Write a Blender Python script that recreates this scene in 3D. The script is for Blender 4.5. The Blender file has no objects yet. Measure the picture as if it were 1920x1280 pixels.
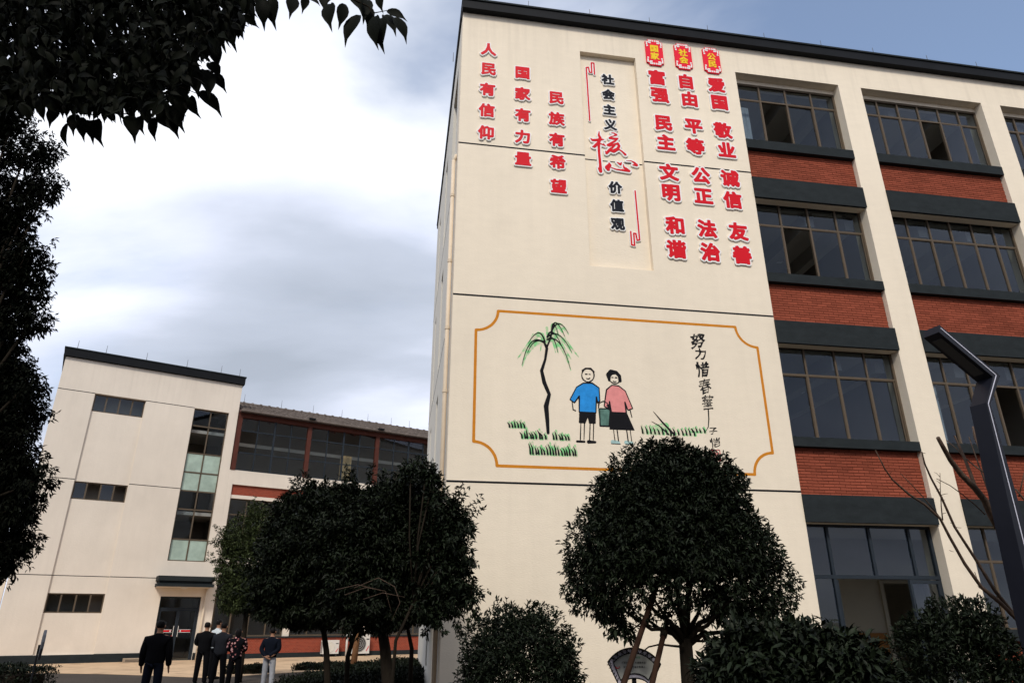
import bpy, math, random
import numpy as np
from mathutils import Vector, Matrix
random.seed(7); rng = np.random.default_rng(7)
SC = bpy.context.scene
COL = SC.collection
R = math.radians
# ------------------------------------------------------------------ camera
F, TH, CH = 1287.25, R(22.117), 1.6
cam_d = bpy.data.cameras.new('camera'); cam_d.sensor_width = 36; cam_d.lens = F/1920*36
cam_d.clip_start = 0.05; cam_d.clip_end = 3000
cam = bpy.data.objects.new('camera', cam_d); COL.objects.link(cam)
cam.location = (0, 0, CH); cam.rotation_euler = (R(90)+TH, 0, 0)
SC.camera = cam
# ------------------------------------------------------------------ light
SUN_EL, SUN_H = 42, (-0.12, -0.99)          # direction towards the sun (horizontal part)
sd = bpy.data.lights.new('sun', 'SUN'); sd.energy = 2.3; sd.angle = R(11); sd.color = (1, .93, .82)
sun = bpy.data.objects.new('sun', sd); COL.objects.link(sun)
sv = Vector((SUN_H[0], SUN_H[1], 0)).normalized()*math.cos(R(SUN_EL)) + Vector((0, 0, math.sin(R(SUN_EL))))
sun.rotation_euler = sv.to_track_quat('Z', 'Y').to_euler(); sun.location = (0, 0, 60)
SC.view_settings.view_transform = 'Standard'; SC.view_settings.look = 'None'
SC.view_settings.exposure = 0.13; SC.view_settings.gamma = 1; SC.view_settings.use_curve_mapping = False

def pdir(x, y):
    """direction of a photo pixel (1920 wide)"""
    a = (x-960)/F; b = -(y-640)/F; c, s = math.cos(TH), math.sin(TH)
    return Vector((a, c-b*s, s+b*c))

def world():
    w = bpy.data.worlds.new('World'); SC.world = w; w.use_nodes = True
    nt = w.node_tree; nt.nodes.clear(); N = nt.nodes.new; Lk = nt.links.new
    out = N('ShaderNodeOutputWorld'); bg = N('ShaderNodeBackground'); bg.inputs[1].default_value = 1
    sky = N('ShaderNodeTexSky'); sky.sky_type = 'NISHITA'; sky.sun_disc = False
    sky.sun_elevation = R(SUN_EL); sky.sun_rotation = math.atan2(SUN_H[0], SUN_H[1])
    sky.air_density = 1.25; sky.ozone_density = 5.0; sky.dust_density = 0.6
    sc = N('ShaderNodeVectorMath'); sc.operation = 'SCALE'; sc.inputs['Scale'].default_value = 0.15
    Lk(sky.outputs[0], sc.inputs[0])
    tc = N('ShaderNodeTexCoord')
    sep = N('ShaderNodeSeparateXYZ'); Lk(tc.outputs['Generated'], sep.inputs[0])
    def M(op, a, b=None, clamp=False):
        m = N('ShaderNodeMath'); m.operation = op; m.use_clamp = clamp
        for i, v in enumerate((a, b)):
            if v is None: continue
            if isinstance(v, (int, float)): m.inputs[i].default_value = v
            else: Lk(v, m.inputs[i])
        return m.outputs[0]
    zz = M('ADD', M('MAXIMUM', sep.outputs[2], 0.0), 0.30)
    cb = N('ShaderNodeCombineXYZ')
    Lk(M('DIVIDE', sep.outputs[0], zz), cb.inputs[0]); Lk(M('DIVIDE', sep.outputs[1], zz), cb.inputs[1])
    def noise(scale, det, rough, dist=0., loc=(0, 0, 0), st=(1, 1, 1)):
        mp = N('ShaderNodeMapping'); mp.inputs['Location'].default_value = loc; mp.inputs['Scale'].default_value = st
        Lk(cb.outputs[0], mp.inputs[0])
        n = N('ShaderNodeTexNoise'); n.inputs['Scale'].default_value = scale; n.inputs['Detail'].default_value = det
        n.inputs['Roughness'].default_value = rough; n.inputs['Distortion'].default_value = dist
        Lk(mp.outputs[0], n.inputs['Vector']); return n.outputs['Fac']
    def blob(px, py, rad, amp):
        d = pdir(px, py).normalized()
        v = N('ShaderNodeVectorMath'); v.operation = 'DISTANCE'; Lk(tc.outputs['Generated'], v.inputs[0])
        v.inputs[1].default_value = d
        q = M('DIVIDE', v.outputs['Value'], rad); q = M('MULTIPLY', q, q)
        e = M('POWER', 2.718, M('MULTIPLY', q, -1.0)); return M('MULTIPLY', e, amp)
    dens = noise(1.1, 7, .55, .3, (3.1, 1.7, 0), (1, 1.4, 1))
    dens = M('ADD', M('MULTIPLY', M('SUBTRACT', dens, .5), 2.8), .78)       # mostly overcast
    for b in [(450, 420, .55, .25), (1500, 0, .42, -.68), (1950, 80, .38, -.48), (780, 20, .15, -.45), (850, 160, .10, -.15), (120, 800, .10, -.25)]:
        dens = M('ADD', dens, blob(*b))
    mask = N('ShaderNodeMapRange'); mask.interpolation_type = 'SMOOTHSTEP'
    mask.inputs[1].default_value = -.25; mask.inputs[2].default_value = .75; mask.inputs[3].default_value = .10
    Lk(dens, mask.inputs[0])
    br = noise(1.5, 6, .5, .2, (7.7, 4.2, 0), (.8, 1.6, 1))
    br = M('ADD', M('MULTIPLY', M('SUBTRACT', br, .5), 1.9), .64)
    for b in [(560, 220, .22, .30), (300, 290, .18, .20), (740, 330, .14, .20), (640, 640, .22, -.50), (420, 540, .2, -.18), (760, 500, .16, -.15),
              (660, 775, .10, .30), (120, 620, .15, .1), (1500, 20, .45, .50), (1900, 60, .40, .45), (780, 40, .14, .15)]:
        br = M('ADD', br, blob(*b))
    cr = N('ShaderNodeValToRGB'); Lk(br, cr.inputs[0])
    e = cr.color_ramp.elements
    e[0].position = 0.0; e[0].color = (.43, .48, .57, 1)
    e[1].position = 1.0; e[1].color = (1.08, 1.11, 1.18, 1)
    m = e.new(.42); m.color = (.58, .635, .755, 1)
    m = e.new(.72); m.color = (.83, .88, 1.04, 1)
    mx = N('ShaderNodeMix'); mx.data_type = 'RGBA'
    Lk(mask.outputs[0], mx.inputs['Factor']); Lk(sc.outputs[0], mx.inputs[6]); Lk(cr.outputs[0], mx.inputs[7])
    Lk(mx.outputs[2], bg.inputs[0]); Lk(bg.outputs[0], out.inputs[0])
world()

# ------------------------------------------------------------------ coordinates
def at(px, py, Y):
    """the point in the place that stands Y metres ahead of the camera on that line of sight"""
    d = pdir(px, py); return Vector((0, 0, CH)) + d*(Y/d.y)
MAIN_O, MAIN_A = Vector((-1.2386, 12.9822, 0)), R(9.2076)
LEFT_O, LEFT_A = Vector((-20.2279, 29.1046, 0)), R(32.763)
def on_wall(px, py, off=0., o=MAIN_O, a=MAIN_A):
    d = pdir(px, py); n = Vector((-math.sin(a), math.cos(a), 0)); oo = o + n*off
    t = n.dot(oo)/n.dot(d); P = d*t
    return (P-oo).dot(Vector((math.cos(a), math.sin(a), 0))), P.z+CH

# ------------------------------------------------------------------ materials
MATS = {}
def mat(name, col, rough=.8, spec=.3, noise=None, bump=None, metal=0, var=None, island=0., objrand=0.):
    """col base colour; noise=(scale, amount, detail, stretch); bump=(scale, strength, dist); island = brightness spread per leaf/brick"""
    m = bpy.data.materials.new(name); m.use_nodes = True; nt = m.node_tree; N = nt.nodes.new; Lk = nt.links.new
    b = nt.nodes['Principled BSDF']; b.inputs['Roughness'].default_value = rough
    b.inputs['Specular IOR Level'].default_value = spec*.3; b.inputs['Metallic'].default_value = metal
    b.inputs['Base Color'].default_value = (*col, 1)
    tc = N('ShaderNodeTexCoord'); cur = None
    def base():
        nonlocal cur
        if cur is None:
            r = N('ShaderNodeRGB'); r.outputs[0].default_value = (*col, 1); cur = r.outputs[0]
    def mul(fac):
        nonlocal cur
        base(); v = N('ShaderNodeVectorMath'); v.operation = 'SCALE'; Lk(cur, v.inputs[0]); Lk(fac, v.inputs['Scale']); cur = v.outputs[0]
    def mrange(src, lo, hi, a=.25, c=.75):
        r = N('ShaderNodeMapRange'); r.inputs[1].default_value = a; r.inputs[2].default_value = c
        r.inputs[3].default_value = lo; r.inputs[4].default_value = hi; Lk(src, r.inputs[0]); return r.outputs[0]
    for nz in (noise or []):
        mp = N('ShaderNodeMapping'); mp.inputs['Scale'].default_value = nz[3] if len(nz) > 3 else (1, 1, 1); Lk(tc.outputs['Object'], mp.inputs[0])
        n = N('ShaderNodeTexNoise'); n.inputs['Scale'].default_value = nz[0]; n.inputs['Detail'].default_value = nz[2] if len(nz) > 2 else 5
        n.inputs['Roughness'].default_value = .6
        Lk(mp.outputs[0], n.inputs['Vector']); mul(mrange(n.outputs['Fac'], 1-nz[1], 1+nz[1]))
    if island:
        g = N('ShaderNodeNewGeometry'); mul(mrange(g.outputs['Random Per Island'], 1-island, 1+island, 0, 1))
    if objrand:
        g = N('ShaderNodeObjectInfo'); mul(mrange(g.outputs['Random'], 1-objrand, 1+objrand, 0, 1))
    if var:   # second colour mixed in by coarse noise: (colour, scale, lo, hi)
        base(); n = N('ShaderNodeTexNoise'); n.inputs['Scale'].default_value = var[1]; n.inputs['Detail'].default_value = 6
        Lk(tc.outputs['Object'], n.inputs['Vector'])
        mx = N('ShaderNodeMix'); mx.data_type = 'RGBA'; Lk(mrange(n.outputs['Fac'], 0, 1, var[2], var[3]), mx.inputs['Factor'])
        Lk(cur, mx.inputs[6]); mx.inputs[7].default_value = (*var[0], 1); cur = mx.outputs[2]
    if cur is not None: Lk(cur, b.inputs['Base Color'])
    if bump:
        mp = N('ShaderNodeMapping'); mp.inputs['Scale'].default_value = bump[3] if len(bump) > 3 else (1, 1, 1); Lk(tc.outputs['Object'], mp.inputs[0])
        n = N('ShaderNodeTexNoise'); n.inputs['Scale'].default_value = bump[0]; n.inputs['Detail'].default_value = 8
        Lk(mp.outputs[0], n.inputs['Vector'])
        bp = N('ShaderNodeBump'); bp.inputs['Strength'].default_value = bump[1]; bp.inputs['Distance'].default_value = bump[2]
        Lk(n.outputs['Fac'], bp.inputs['Height']); Lk(bp.outputs[0], b.inputs['Normal'])
    MATS[name] = m; return m

PL = mat('plaster_cream', (.80, .705, .565), .9, .2, [(.35, .055, 4, (1, 1, .6)), (3.2, .022, 5, (1, 1, .09)), (2.5, .03, 6, (1, 1, 3)), (30, .025, 4, (1, 1, 5))], (18, .25, .02, (1, 1, 4)))
PLL = mat('plaster_warm_white', (.70, .625, .535), .9, .2, [(.3, .07, 4, (1, 1, .8)), (1.3, .035, 6, (1, 1, .8)), (2.2, .018, 5, (2.5, 2.5, .2)), (26, .02, 4)], (15, .2, .02))
PLS = mat('plaster_shade_grey', (.66, .63, .56), .9, .2, [(.5, .05, 4, (3, 3, .3))], (18, .2, .02))  # sky-lit shade of the side wall put into its plaster; also grille grey
SLATE = mat('slate_grey_paint', (.019, .0235, .0255), .75, .3, [(3, .25, 6, (1, 1, 2)), (40, .1, 4)], (25, .2, .01))
BLACKTRIM = mat('black_metal_coping', (.009, .010, .012), .6, .3, [(2, .2, 4)])
BRICK = mat('red_brick', (.265, .068, .039), .85, .2, [(60, .12, 4), (.9, .14, 4)], (120, .4, .004), island=.17, objrand=.15)
MORTAR = mat('brick_mortar', (.19, .053, .034), .95, .1, [(8, .2, 4)])
BRONZE = mat('bronze_window_frame', (.105, .080, .056), .5, .4, [(5, .08, 3)])
SLFRAME = mat('blue_grey_window_frame', (.022, .029, .038), .45, .4, [(5, .08, 3)])
BROWNST = mat('brown_painted_steel', (.085, .029, .021), .6, .3, [(4, .2, 5)])
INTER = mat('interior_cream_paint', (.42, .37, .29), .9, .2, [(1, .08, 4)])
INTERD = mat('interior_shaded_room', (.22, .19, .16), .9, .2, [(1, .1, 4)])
DADO = mat('ochre_dado_board', (.30, .13, .04), .7, .3, [(3, .1, 4)])
CEIL = mat('room_ceiling', (.45, .43, .40), .9, .2, [(1, .05, 4)])
RED = mat('letter_red', (.62, .008, .018), .45, .4, [(3, .03, 2)])
WHITE = mat('letter_white_board', (.80, .79, .77), .5, .3, [(3, .02, 2)])
INK = mat('black_ink_paint', (.010, .010, .012), .7, .2, [(30, .2, 4)])
LBLACK = mat('letter_black', (.012, .014, .020), .5, .3, [(3, .05, 2)])
YEL = mat('letter_yellow', (.85, .60, .03), .5, .3, [(3, .03, 2)])
BADGE = mat('badge_red', (.78, .02, .045), .45, .3, [(3, .03, 2)])
ORANGE = mat('mural_orange_line', (.56, .21, .02), .8, .2, [(12, .12, 4)])
GREENW = mat('mural_green_wash', (.22, .58, .24), .9, .1, [(6, .22, 5)], var=((.66, .60, .46), 9, .42, .62))
BLUEP = mat('mural_blue', (.03, .26, .66), .9, .1, [(9, .2, 5)])
PINKP = mat('mural_pink', (.72, .27, .26), .9, .1, [(9, .12, 5)])
TEALP = mat('mural_grey_green', (.10, .19, .16), .9, .1, [(7, .45, 5)])
AQUAP = mat('mural_pale_aqua', (.36, .52, .50), .9, .1, [(9, .15, 5)])
SEALR = mat('seal_red', (.60, .07, .09), .9, .1, [(20, .3, 5)])
PIPE = mat('cream_pvc_pipe', (.66, .55, .42), .5, .3, [(4, .06, 3)])
TAN = mat('tan_paving', (.52, .37, .235), .9, .2, [(.5, .15, 5), (9, .08, 6)], (20, .3, .01), var=((.30, .21, .14), 1.3, .52, .75))
ASPH = mat('asphalt', (.062, .052, .044), .9, .2, [(.4, .25, 6, (1, 3, 1)), (30, .2, 6)], (40, .5, .01))
SOIL = mat('garden_soil', (.075, .058, .040), 1, .1, [(6, .3, 6)], (15, .6, .03))
BARK = mat('dark_bark', (.020, .016, .012), .95, .1, [(14, .35, 6, (1, 1, .3))], (30, .8, .02, (1, 1, .25)))
BARKL = mat('grey_brown_bark', (.085, .058, .043), .9, .2, [(14, .35, 6, (1, 1, .3))], (30, .8, .02, (1, 1, .4)))
STAKE = mat('peeled_pole_bark', (.034, .018, .012), .85, .2, [(9, .5, 6, (1, 1, .15))], (25, .6, .01, (1, 1, .2)))
def leafmat(name, col, isl=.65):
    m = mat(name, col, .5, .35, None, None, island=isl); return m
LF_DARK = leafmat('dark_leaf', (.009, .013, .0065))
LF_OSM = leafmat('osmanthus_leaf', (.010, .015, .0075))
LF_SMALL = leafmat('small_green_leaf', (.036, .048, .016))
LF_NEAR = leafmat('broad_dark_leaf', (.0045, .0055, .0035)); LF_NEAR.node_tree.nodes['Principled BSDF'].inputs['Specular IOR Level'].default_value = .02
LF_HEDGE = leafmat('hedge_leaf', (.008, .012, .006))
LAMPM = mat('lamp_navy_metal', (.009, .010, .016), .45, .4, [(5, .1, 3)])
LSTRIP = mat('lamp_white_stripe', (.62, .62, .72), .4, .4, [(5, .05, 2)])
TILE = mat('grey_roof_tile', (.125, .104, .092), .9, .2, [(4, .25, 4)], island=.2)
ACW = mat('white_enamel', (.62, .60, .56), .5, .3, [(4, .05, 3)])
ACD = mat('dark_grille', (.05, .05, .05), .6, .3, [(4, .1, 3)])
FROST = mat('frosted_paper_glass', (.34, .43, .37), .35, .5, [(2.5, .22, 5)])
GREYSIGN = mat('grey_sign_back', (.075, .08, .095), .6, .3, [(4, .1, 3)])
SIGNW = mat('sign_panel_pale', (.40, .41, .38), .6, .3, [(5, .1, 4)])
FRW = mat('sign_frame_lilac', (.50, .48, .56), .5, .3, [(5, .1, 4)])
RODM = mat('galvanised_rod', (.12, .12, .12), .5, .4, [(4, .1, 2)])
SKIN = mat('skin', (.36, .19, .12), .6, .3, [(20, .05, 3)])
HAIR = mat('black_hair', (.008, .007, .007), .6, .3, [(40, .3, 3)])
def glassmat(name='window_glass', tint=(.78, .82, .84), ior=1.55, blue=(.66, .74, .86)):
    m = bpy.data.materials.new(name); m.use_nodes = True; nt = m.node_tree; nt.nodes.clear(); N = nt.nodes.new; Lk = nt.links.new
    o = N('ShaderNodeOutputMaterial'); t = N('ShaderNodeBsdfTransparent'); t.inputs[0].default_value = (*tint, 1)
    g = N('ShaderNodeBsdfGlossy'); g.inputs['Roughness'].default_value = 0; g.inputs[0].default_value = (*blue, 1)
    f = N('ShaderNodeFresnel'); f.inputs[0].default_value = ior; mx = N('ShaderNodeMixShader')
    tc = N('ShaderNodeTexCoord'); n = N('ShaderNodeTexNoise'); n.inputs['Scale'].default_value = .8; Lk(tc.outputs['Object'], n.inputs['Vector'])
    bp = N('ShaderNodeBump'); bp.inputs['Strength'].default_value = .12; bp.inputs['Distance'].default_value = .02
    ge = N('ShaderNodeNewGeometry'); m1 = N('ShaderNodeMath'); m1.operation = 'SUBTRACT'; m1.inputs[0].default_value = 1; Lk(ge.outputs['Backfacing'], m1.inputs[1])
    m2 = N('ShaderNodeMath'); m2.operation = 'MULTIPLY'; Lk(f.outputs[0], m2.inputs[0]); Lk(m1.outputs[0], m2.inputs[1])
    Lk(m2.outputs[0], mx.inputs[0]); Lk(t.outputs[0], mx.inputs[1]); Lk(g.outputs[0], mx.inputs[2]); Lk(mx.outputs[0], o.inputs[0])
    return m
GLASS = glassmat()

def weather(m, top, reach, amt):
    nt = m.node_tree; N = nt.nodes.new; Lk = nt.links.new; b = nt.nodes['Principled BSDF']; src = b.inputs['Base Color'].links[0].from_socket
    tc = N('ShaderNodeTexCoord'); sp = N('ShaderNodeSeparateXYZ'); Lk(tc.outputs['Object'], sp.inputs[0])
    def mr(v, a, c, lo, hi):
        q = N('ShaderNodeMapRange'); q.inputs[1].default_value = a; q.inputs[2].default_value = c; q.inputs[3].default_value = lo; q.inputs[4].default_value = hi; Lk(v, q.inputs[0]); return q.outputs[0]
    def nz(sc, st, det=6):
        mp = N('ShaderNodeMapping'); mp.inputs['Scale'].default_value = st; Lk(tc.outputs['Object'], mp.inputs[0]); n = N('ShaderNodeTexNoise'); n.inputs['Scale'].default_value = sc; n.inputs['Detail'].default_value = det; Lk(mp.outputs[0], n.inputs['Vector']); return n.outputs['Fac']
    def mm(op, a, c):
        q = N('ShaderNodeMath'); q.operation = op
        for i, v in enumerate((a, c)):
            if isinstance(v, (int, float)): q.inputs[i].default_value = v
            else: Lk(v, q.inputs[i])
        return q.outputs[0]
    streak = mr(nz(7, (1, 1, .05)), .48, .72, 0, 1); lens_ = mr(nz(3, (1, 1, .02), 3), .3, .7, .3, 1.2)
    up = mr(sp.outputs[2], top-reach, top, 0, 1); low = mr(sp.outputs[2], .1, 1.4, 1, 0); blot = mr(nz(1.3, (1, 1, 1)), .55, .75, 0, .35)
    k = mm('ADD', mm('MULTIPLY', mm('MULTIPLY', streak, lens_), up), mm('MULTIPLY', mr(nz(3, (1, 1, .6)), .3, .7, 0, 1), low)); k = mm('ADD', k, blot)
    k = mm('ADD', k, mm('MULTIPLY', streak, .18))
    mx = N('ShaderNodeMix'); mx.data_type = 'RGBA'; Lk(mm('MULTIPLY', k, amt), mx.inputs['Factor']); mx.clamp_factor = True; Lk(src, mx.inputs[6]); mx.inputs[7].default_value = (.30, .26, .21, 1); Lk(mx.outputs[2], b.inputs['Base Color'])
weather(PL, 15.9, 2.6, .15); weather(PLL, 12.7, 2.4, .15)
# ------------------------------------------------------------------ mesh helpers
class MB:
    def __init__(s): s.v = []; s.f = []
    def add(s, vs, fs):
        o = len(s.v); s.v += [tuple(v) for v in vs]; s.f += [tuple(i+o for i in f) for f in fs]; return s
    def box(s, x0, x1, y0, y1, z0, z1):
        return s.add([(x0, y0, z0), (x1, y0, z0), (x1, y1, z0), (x0, y1, z0), (x0, y0, z1), (x1, y0, z1), (x1, y1, z1), (x0, y1, z1)],
                     [(0, 3, 2, 1), (4, 5, 6, 7), (0, 1, 5, 4), (1, 2, 6, 5), (2, 3, 7, 6), (3, 0, 4, 7)])
    def quad(s, *p): return s.add(p, [(0, 1, 2, 3)])
    def prism(s, poly, fn, d0, d1):
        """poly 2D, fn(a,b,d)->3D"""
        n = len(poly); vs = [fn(a, b, d0) for a, b in poly] + [fn(a, b, d1) for a, b in poly]
        fs = [tuple(range(n)), tuple(range(2*n-1, n-1, -1))] + [(i, i+n, (i+1) % n+n, (i+1) % n) for i in range(n)]
        return s.add(vs, fs)
    def tube(s, pts, rad, seg=7, cap=True):
        pts = [Vector(p) for p in pts]; n = len(pts)
        if not hasattr(rad, '__len__'): rad = [rad]*n
        up = Vector((0, 0, 1)); vs = []; 
        for i, p in enumerate(pts):
            t = (pts[min(i+1, n-1)]-pts[max(i-1, 0)]).normalized()
            a = t.cross(up if abs(t.z) < .9 else Vector((1, 0, 0))).normalized(); b = t.cross(a)
            if i and (a.dot(pa) < 0): a = -a; b = -b
            pa = a
            for k in range(seg):
                q = 2*math.pi*k/seg; vs.append(p+(a*math.cos(q)+b*math.sin(q))*rad[i])
        fs = [(i*seg+k, i*seg+(k+1) % seg, (i+1)*seg+(k+1) % seg, (i+1)*seg+k) for i in range(n-1) for k in range(seg)]
        if cap: fs += [tuple(range(seg-1, -1, -1)), tuple(range((n-1)*seg, n*seg))]
        return s.add(vs, fs)
    def mesh(s, name, m=None, smooth=False):
        me = bpy.data.meshes.new(name); me.from_pydata(s.v, [], s.f)
        if m: me.materials.append(m)
        if smooth: me.polygons.foreach_set('use_smooth', [True]*len(me.polygons))
        me.update(); return me
def prop(o, label=None, cat=None, group=None, kind=None):
    for k, v in (('label', label), ('category', cat), ('group', group), ('kind', kind)):
        if v: o[k] = v
    return o
def link(name, me, parent=None, **k):
    o = bpy.data.objects.new(name, me); COL.objects.link(o)
    if parent: o.parent = parent
    return prop(o, **k)
def build(mb, name, m, parent=None, smooth=False, **k):
    return link(name, mb.mesh(name, m, smooth), parent, **k)
def empty(name, loc, rz=0, **k):
    o = link(name, None, None, **k); o.location = loc; o.rotation_euler = (0, 0, rz); o.empty_display_size = .3; return o
def box(name, dims, m, parent=None, **k): return build(MB().box(*dims), name, m, parent, **k)

def holed_wall(U0, U1, Z0, Z1, holes, t, y0=0.):
    """slab in the x-z plane, front at y0, back at y0+t, with rectangular openings (u0,u1,z0,z1)"""
    us = sorted({U0, U1, *[h[0] for h in holes], *[h[1] for h in holes]}); us = [u for u in us if U0 <= u <= U1]
    zs = sorted({Z0, Z1, *[h[2] for h in holes], *[h[3] for h in holes]}); zs = [z for z in zs if Z0 <= z <= Z1]
    def solid(i, j):
        if i < 0 or j < 0 or i >= len(us)-1 or j >= len(zs)-1: return False
        a = (us[i]+us[i+1])/2; b = (zs[j]+zs[j+1])/2
        return not any(h[0] < a < h[1] and h[2] < b < h[3] for h in holes)
    mb = MB(); y1 = y0+t
    for i in range(len(us)-1):
        for j in range(len(zs)-1):
            if not solid(i, j): continue
            a, b, c, d = us[i], us[i+1], zs[j], zs[j+1]
            mb.quad((a, y0, c), (b, y0, c), (b, y0, d), (a, y0, d)); mb.quad((b, y1, c), (a, y1, c), (a, y1, d), (b, y1, d))
            if not solid(i-1, j): mb.quad((a, y1, c), (a, y0, c), (a, y0, d), (a, y1, d))
            if not solid(i+1, j): mb.quad((b, y0, c), (b, y1, c), (b, y1, d), (b, y0, d))
            if not solid(i, j-1): mb.quad((a, y1, c), (b, y1, c), (b, y0, c), (a, y0, c))
            if not solid(i, j+1): mb.quad((a, y0, d), (b, y0, d), (b, y1, d), (a, y1, d))
    return mb

# ------------------------------------------------------------------ lettering and paint: signed distance -> mesh
def seg_dist(P, A, B, ra=None, rb=None):
    """P (n,2), A,B (m,2): min over segments of distance (minus tapered radius)"""
    out = np.full(len(P), 1e9)
    for i in range(len(A)):
        a, b = A[i], B[i]; ab = b-a; L = max(float(ab@ab), 1e-12)
        t = np.clip(((P-a)@ab)/L, 0, 1); d = np.hypot(*(P-a-t[:, None]*ab).T)
        if ra is not None: d = d-(ra[i]+(rb[i]-ra[i])*t)
        np.minimum(out, d, out=out)
    return out
def inside(P, A, B):
    c = np.zeros(len(P), bool)
    for a, b in zip(A, B):
        if a[1] == b[1]: continue
        h = (a[1] > P[:, 1]) != (b[1] > P[:, 1])
        x = (b[0]-a[0])*(P[:, 1]-a[1])/(b[1]-a[1])+a[0]
        c ^= h & (P[:, 0] < x)
    return c
def field(P, strokes=(), polys=()):
    """strokes: [(x,y,r),...] tapered; polys: closed outlines"""
    d = np.full(len(P), 1e9)
    for s in strokes:
        s = np.array(s, float)
        if len(s) == 1: s = np.vstack([s, s+1e-4])
        np.minimum(d, seg_dist(P, s[:-1, :2], s[1:, :2], s[:-1, 2], s[1:, 2]), out=d)
    for p in polys:
        p = np.array(p, float); A, B = p, np.roll(p, -1, 0)
        q = seg_dist(P, A, B); q[inside(P, A, B)] *= -1; np.minimum(d, q, out=d)
    return d
def iso_mesh(mb, xs, ys, D, iso, fn, d_front, d_back):
    """region D<iso as a plate: front at d_front, side walls back to d_back. fn(x,y,d)->3D"""
    G = D-iso; ny, nx = G.shape; neg = G < 0
    c = neg[:-1, :-1].astype(int)+neg[:-1, 1:]+neg[1:, 1:]+neg[1:, :-1]
    for j in range(ny-1):
        i = 0; row = c[j]
        while i < nx-1:
            k = row[i]
            if k == 0: i += 1; continue
            if k == 4:
                e = i
                while e < nx-1 and row[e] == 4: e += 1
                mb.quad(fn(xs[i], ys[j], d_front), fn(xs[e], ys[j], d_front), fn(xs[e], ys[j+1], d_front), fn(xs[i], ys[j+1], d_front))
                i = e; continue
            cs = [(xs[i], ys[j], G[j, i]), (xs[i+1], ys[j], G[j, i+1]), (xs[i+1], ys[j+1], G[j+1, i+1]), (xs[i], ys[j+1], G[j+1, i])]
            poly = []; cuts = []
            for q in range(4):
                a, b = cs[q], cs[(q+1) % 4]
                if a[2] < 0: poly.append((a[0], a[1]))
                if (a[2] < 0) != (b[2] < 0):
                    t = a[2]/(a[2]-b[2]); p = (a[0]+(b[0]-a[0])*t, a[1]+(b[1]-a[1])*t); poly.append(p); cuts.append(p)
            if len(poly) >= 3: mb.add([fn(*p, d_front) for p in poly], [tuple(range(len(poly)))])
            if len(cuts) == 2 and d_back is not None:
                a, b = cuts; mb.quad(fn(*a, d_front), fn(*a, d_back), fn(*b, d_back), fn(*b, d_front))
            i += 1
def paint(name, m, parent, off, cell=.012, strokes=(), polys=(), warp=None, back=0., **k):
    """a coat of paint on the main wall in wall coordinates (u, z)"""
    pts = [(p[0], p[1], p[2]) for s in strokes for p in s]+[(p[0], p[1], 0) for s in polys for p in s]
    a = np.array(pts); pad = a[:, 2].max()+2*cell
    xs = np.arange(a[:, 0].min()-pad, a[:, 0].max()+pad, cell); ys = np.arange(a[:, 1].min()-pad, a[:, 1].max()+pad, cell)
    X, Y = np.meshgrid(xs, ys); D = field(np.c_[X.ravel(), Y.ravel()], strokes, polys).reshape(X.shape)
    mb = MB(); iso_mesh(mb, xs, ys, D, 0., lambda x, y, d: (x, -d, y), off, back)
    return build(mb, name, m, parent, **k)
_gl = {}
def glyph_edges(ch):
    if ch in _gl: return _gl[ch]
    c = bpy.data.curves.new('g', 'FONT'); c.body = ch; c.size = 1; c.resolution_u = 3
    o = bpy.data.objects.new('g', c); COL.objects.link(o); bpy.context.view_layer.update()
    me = bpy.data.meshes.new_from_object(o.evaluated_get(bpy.context.evaluated_depsgraph_get()))
    cnt = {}
    vk = [(round(v.co.x, 5), round(v.co.y, 5)) for v in me.vertices]
    for p in me.polygons:
        v = list(p.vertices)
        for i in range(len(v)):
            e = tuple(sorted((vk[v[i]], vk[v[(i+1) % len(v)]]))); cnt[e] = cnt.get(e, 0)+1
    E = np.array([e for e, n in cnt.items() if n == 1 and e[0] != e[1]])
    bpy.data.objects.remove(o); bpy.data.curves.remove(c); bpy.data.meshes.remove(me)
    mn = E.reshape(-1, 2).min(0); mx = E.reshape(-1, 2).max(0); E = E-(mn+mx)/2
    _gl[ch] = (E[:, 0], E[:, 1], (mx-mn)/2); return _gl[ch]
_gd = {}
def glyph_field(ch, n=78):
    if ch in _gd: return _gd[ch]
    A, B, h = glyph_edges(ch); pad = .14
    xs = np.linspace(-h[0]-pad, h[0]+pad, n); ys = np.linspace(-h[1]-pad, h[1]+pad, n)
    X, Y = np.meshgrid(xs, ys); P = np.c_[X.ravel(), Y.ravel()]
    d = seg_dist(P, A, B); d[inside(P, A, B)] *= -1
    _gd[ch] = (xs, ys, d.reshape(X.shape)); return _gd[ch]
def glyph(mb, ch, cx, cz, w, h, iso, df, db, n=78, shear=0., warp=None, fn=None):
    """glyph centred on (cx,cz); w,h: size of an em across/up"""
    xs, ys, D = glyph_field(ch, n)
    def f(x, y, d):
        if warp: x, y = warp(x, y)
        return (cx+(x+shear*y)*w, -d, cz+y*h)
    iso_mesh(mb, xs, ys, D, iso, fn or f, df, db)

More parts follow.
